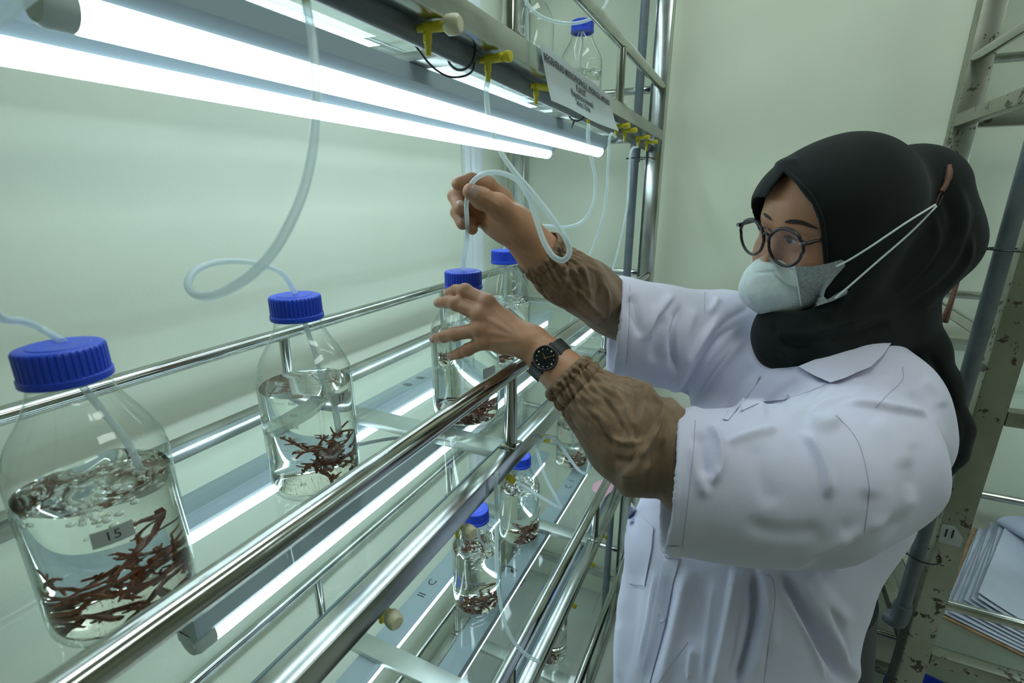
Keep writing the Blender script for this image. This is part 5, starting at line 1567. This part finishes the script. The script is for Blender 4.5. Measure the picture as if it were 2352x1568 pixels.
def strap(a0, a1, name):
    V = []; F = []; n = 24
    for k in range(n + 1):
        a = a0 + (a1 - a0) * k / n
        c = wc + (wn * math.cos(a) + ws * math.sin(a)) * 0.0272
        o = (wn * math.cos(a) + ws * math.sin(a))
        for s, oo in ((-0.0085, 0), (0.0085, 0), (0.0085, 0.0024), (-0.0085, 0.0024)):
            V.append(c + wt * s + o * oo)
    for k in range(n):
        for j in range(4):
            j2 = (j + 1) % 4
            F.append((4 * k + j, 4 * k + j2, 4 * k + 4 + j2, 4 * k + 4 + j))
    F += [(3, 2, 1, 0), (4 * n, 4 * n + 1, 4 * n + 2, 4 * n + 3)]
    obj(name, (V, F), MAT['strap'], watch, smooth=True, angle=30)
strap(0.45, 3.1, 'strap'); strap(-0.45, -3.1, 'strap')
for s in (-1, 1):
    c = wc + (wn * math.cos(0.62 * s) + ws * math.sin(0.62 * s)) * 0.0282
    obj('lug', MB().tube([c - wt * 0.0098, c + wt * 0.0098], 0.0022, 10), MAT['black'], watch)
c = wc + (wn * math.cos(1.25) + ws * math.sin(1.25)) * 0.031
obj('buckle', MB().tube([c - wt * 0.0105, c + wt * 0.0105], 0.0012, 8), MAT['steel_rail'], watch)

# skirt and shoes
hipc = np.array([FOOT[0], FOOT[1]])
sk = []
for z, rx in ((0.10, 0.220), (0.30, 0.195), (0.55, 0.170), (0.80, 0.145), (0.92, 0.130)): sk.append((rx, z))
pr = sk + [(0.0, 0.92)]
skm = MB().lathe([(0.0, 0.10)] + pr, 72, (hipc[0], hipc[1], 0), rib=lambda k, i: 1.0 + (0.05 * math.sin(9 * 2 * math.pi * k / 72) if i < 4 else 0) * (1 - i / 6))
npobj('long_skirt', skm.v, skm.f, MAT['trousers'], woman, angle=60)
fx = np.array([-0.64, 0.77, 0]); sx_ = np.array([0.77, 0.64, 0])
for s in (-1, 1):
    c = FOOT + sx_ * 0.085 * s
    m = MB(); m.tube(spline([c - fx * 0.07 + np.array([0, 0, 0.035]), c - fx * 0.03 + np.array([0, 0, 0.042]), c + fx * 0.06 + np.array([0, 0, 0.036]), c + fx * 0.13 + np.array([0, 0, 0.026]), c + fx * 0.165 + np.array([0, 0, 0.022])], 5),
           [0.026, 0.030, 0.034, 0.036, 0.036, 0.036, 0.036, 0.037, 0.037, 0.037, 0.036, 0.036, 0.035, 0.034, 0.033, 0.032, 0.031, 0.029, 0.026, 0.021, 0.012], 16)
    m.v = [(x, y, max(z, 0.001)) for x, y, z in m.v]
    obj('shoe', m, MAT['shoe'], woman)

# ------------------------------------------------------------------ things on and beside the rack on the end wall
pt = thing('air_pipe', 'grey plastic pipe tied upright to the stained rack post behind the woman', 'pipe', (0.972, -0.334, 0.72))
obj('tube', MB().tube([(0.972, -0.334, 0.73), (0.972, -0.334, 2.40)], 0.0112, 24), MAT['pvc'], pt)
obj('elbow', MB().tube(spline([(0.972, -0.334, 0.775), (0.972, -0.334, 0.748), (0.974, -0.330, 0.735), (0.985, -0.320, 0.731)], 6), 0.0142, 24), MAT['pvc'], pt)
c = PX(2292, 573, 0.972)
tie(pt, (0.978, -0.342, c[2]), 'z', 0.026, (-0.004, 0.030, 0.0))
tie(pt, (0.978, -0.342, 0.885), 'z', 0.026, (-0.004, 0.010, 0.0))
# number label
q = [PX(*p, 0.9843) for p in ((2164, 1203), (2192, 1207), (2212, 1236), (2205, 1256), (2156, 1243))]
lab = thing('post_label', 'white paper label with handwritten 11 on the stained rack post', 'label', q[4])
def slab(q, off):
    n = len(q); V = [np.array(p) for p in q] + [np.array(p) + np.array(off) for p in q]
    return V, [tuple(range(n)), tuple(range(2 * n - 1, n - 1, -1))] + [(i, i + n, (i + 1) % n + n, (i + 1) % n) for i in range(n)]
obj('paper', slab(q, (-0.0006, 0, 0)), MAT['paper'], lab, smooth=False)
for a, b in (((2176, 1215), (2171, 1232)), ((2191, 1217), (2186, 1235))):
    p0, p1 = PX(*a, 0.9835), PX(*b, 0.9835)
    obj('pen_stroke', MB().tube([p0, p1], 0.0013, 6), MAT['ink'], lab)
# bundle of paper sheets on a piece of cardboard, lying on the lower shelf
zs = LEVELS[1] + 0.0005
def sheet_poly(cx, cy, w, h, ang, z):
    c, s = math.cos(ang), math.sin(ang)
    return [np.array([cx + c * x - s * y, cy + s * x + c * y, z]) for x, y in ((-w / 2, -h / 2), (w / 2, -h / 2), (w / 2, h / 2), (-w / 2, h / 2))]
A = math.radians(-24)
cb = obj('cardboard', slab(sheet_poly(1.245, -0.625, 0.42, 0.235, A, zs), (0, 0, 0.004)), MAT['cardboard'], smooth=False)
tag(cb, 'brown corrugated cardboard under the bundle of paper sheets', 'cardboard')
rnd = random.Random(4)
def sheet(cx, cy, w, h, ang, z, curl, seed):
    r2 = random.Random(seed); n = 14; V = []; F = []
    c, s = math.cos(ang), math.sin(ang)
    for i in range(n + 1):
        for j in range(n + 1):
            x, y = (i / n - 0.5) * w, (j / n - 0.5) * h
            zz = z + 0.0012 * math.sin(9 * i / n + seed) * math.sin(5 * j / n + seed) ** 2 + curl * max(0, j / n - 0.35) ** 2
            V.append((cx + c * x - s * y, cy + s * x + c * y, zz))
    for i in range(n):
        for j in range(n):
            k = i * (n + 1) + j; F.append((k, k + n + 1, k + n + 2, k + 1))
    m = len(V); V += [(x, y, z2 + 0.0006) for x, y, z2 in V]
    F2 = [tuple(q + m for q in f) for f in F]
    F = [tuple(reversed(f)) for f in F] + F2
    for i in range(n):
        for a, b in ((i * (n + 1), (i + 1) * (n + 1)), ((i + 1) * (n + 1) + n, i * (n + 1) + n), (i + 1, i), (n * (n + 1) + i, n * (n + 1) + i + 1)):
            F.append((a, b, b + m, a + m))
    return V, F
MAT['sheet'] = vary(new_mat('printed_sheet', rough=0.85, spec=0.2), 9.0, (0.40, 0.44, 0.54), (0.50, 0.54, 0.64))
for k in range(9):
    V, F = sheet(1.245 + 0.004 * k, -0.618 - 0.0075 * k, 0.40, 0.205, A + 0.02 * math.sin(k * 2.1), zs + 0.0055 + 0.0030 * k, 0.004 + 0.006 * k, k * 0.3)
    o = obj('paper_sheet', (V, F), MAT['sheet'], smooth=True, angle=60)
    tag(o, ('topmost' if k == 8 else 'lowest' if k == 0 else ['', 'second', 'third', 'fourth', 'fifth', 'sixth', 'seventh', 'eighth'][k]) + (' sheet' if k in (0, 8) else ' sheet from the bottom') + ' of the grey white paper bundle on the cardboard', 'paper', 'paper sheets on the cardboard')
V, F = sheet(1.36, -0.80, 0.20, 0.16, -0.6, zs + 0.034, 0.02, 21)
o = obj('paper_sheet', (V, F), MAT['paper'], angle=60); tag(o, 'loose white sheet with handwriting lying behind the paper bundle', 'paper')
m = MB(); r3 = random.Random(9)
for row in range(5):
    for wd in range(5):
        x0_, y0_ = -0.07 + wd * 0.024 + r3.uniform(0, 0.004), 0.02 - row * 0.016
        x, y = 1.36 + math.cos(-0.6) * x0_ - math.sin(-0.6) * y0_, -0.80 + math.sin(-0.6) * x0_ + math.cos(-0.6) * y0_
        m.box((x, y, zs + 0.0360), (x + r3.uniform(0.008, 0.018), y + 0.0016, zs + 0.0366))
h = obj('handwriting', m, MAT['ink'], o); h['kind'] = 'stuff'
a0, a1 = np.array([1.455, -0.64, zs + 0.050]), np.array([1.16, -0.83, zs + 0.050])
n_ = np.cross(a1 - a0, [0, 0, 1.0]); n_ /= np.linalg.norm(n_)
if n_[1] > 0: n_ = -n_
V = []; F = []; prof = [(0.085, -0.004), (0.04, -0.004), (0.010, -0.006), (-0.006, -0.006), (-0.015, 0.0), (-0.017, 0.008), (-0.012, 0.015), (0.0, 0.018), (0.03, 0.016), (0.085, 0.010)]
for k in range(13):
    c_ = a0 + (a1 - a0) * k / 12
    for th in (0.0, 0.0012):
        for (u_, w_) in prof: V.append(c_ + n_ * (u_ + th) + np.array([0, 0, w_ + 0.0012 * math.sin(k * 0.9 + u_ * 60) - th * (1 if w_ > 0 else -1) * 0.5]))
m_ = len(prof)
for k in range(12):
    for j in range(m_ - 1):
        q_ = k * 2 * m_ + j; F.append((q_, q_ + 1, q_ + 2 * m_ + 1, q_ + 2 * m_)); q_ += m_; F.append((q_ + 1, q_, q_ + 2 * m_, q_ + 2 * m_ + 1))
tag(obj('folded_paper', (V, F), MAT['sheet'], angle=60), 'thick folded paper with a rounded spine lying across the paper bundle', 'paper')
# blue buckets under the shelf and the dark case on the floor behind the woman
def bucket(x, y, z, r, label):
    t = thing('bucket', label, 'bucket', (x, y, z))
    prof = [(0.0, 0.004), (r * 0.74, 0.004), (r * 0.95, 0.112), (r * 0.97, 0.115), (r, 0.115), (r * 1.02, 0.108), (r * 1.02, 0.098), (r * 0.985, 0.097), (r * 0.76, 0.0), (0.0, 0.0)]
    obj('pail', MB().lathe(prof, 48, (x, y, z)), MAT['blue'], t)
    obj('rim', MB().tube([(x + r * 1.0 * math.cos(a), y + r * 1.0 * math.sin(a), z + 0.115) for a in [2 * math.pi * k / 48 for k in range(49)]], 0.004, 10, caps=False), MAT['blue'], t)
    hp = [(x + r * 1.02 * math.cos(2.4 + k * 0.45), y + r * 1.02 * math.sin(2.4 + k * 0.45), z + 0.102 - 0.03 * math.sin(k / 7 * math.pi)) for k in range(8)]
    obj('bail_handle', MB().tube(spline(hp, 5), 0.0016, 8), MAT['steel_rail'], t)
    return t
bucket(1.26, -0.54, LEVELS[0], 0.095, 'blue plastic bucket behind the stained post, nearer the woman')
bucket(1.27, -0.80, LEVELS[0], 0.100, 'blue plastic bucket on the bottom shelf, farther from the woman')
MAT['dark_case'] = vary(new_mat('dark_grey_plastic', rough=0.5), 20, (0.010, 0.013, 0.014), (0.018, 0.022, 0.023))
t = thing('storage_case', 'dark grey plastic case standing on the floor behind the woman', 'case', (1.33, -0.16, 0))
obj('box', MB().box((1.215, -0.335, 0.0), (1.47, 0.02, 0.49), 0.010), MAT['dark_case'], t)
obj('lid', MB().box((1.207, -0.343, 0.4905), (1.478, 0.028, 0.535), 0.008), MAT['dark_case'], t)
tag(obj('pipe_offcut', MB().tube([(1.150, -0.310, 0.012), (1.150, -0.245, 0.60)], 0.012, 20), MAT['pvc']), 'grey pipe offcut leaning beside the dark case', 'pipe')
# pink sheet under the far lower bottle
q = [PZ(*p, LEVELS[1] + 0.0005) for p in ((1362, 1112), (1385, 1100), (1416, 1096), (1406, 1128), (1385, 1145), (1360, 1125))]
tag(obj('pink_sheet', slab(q, (0, 0, 0.001)), MAT['pink'], smooth=False), 'pink plastic sheet lying on the lower shelf beside the far lower bottle', 'sheet')
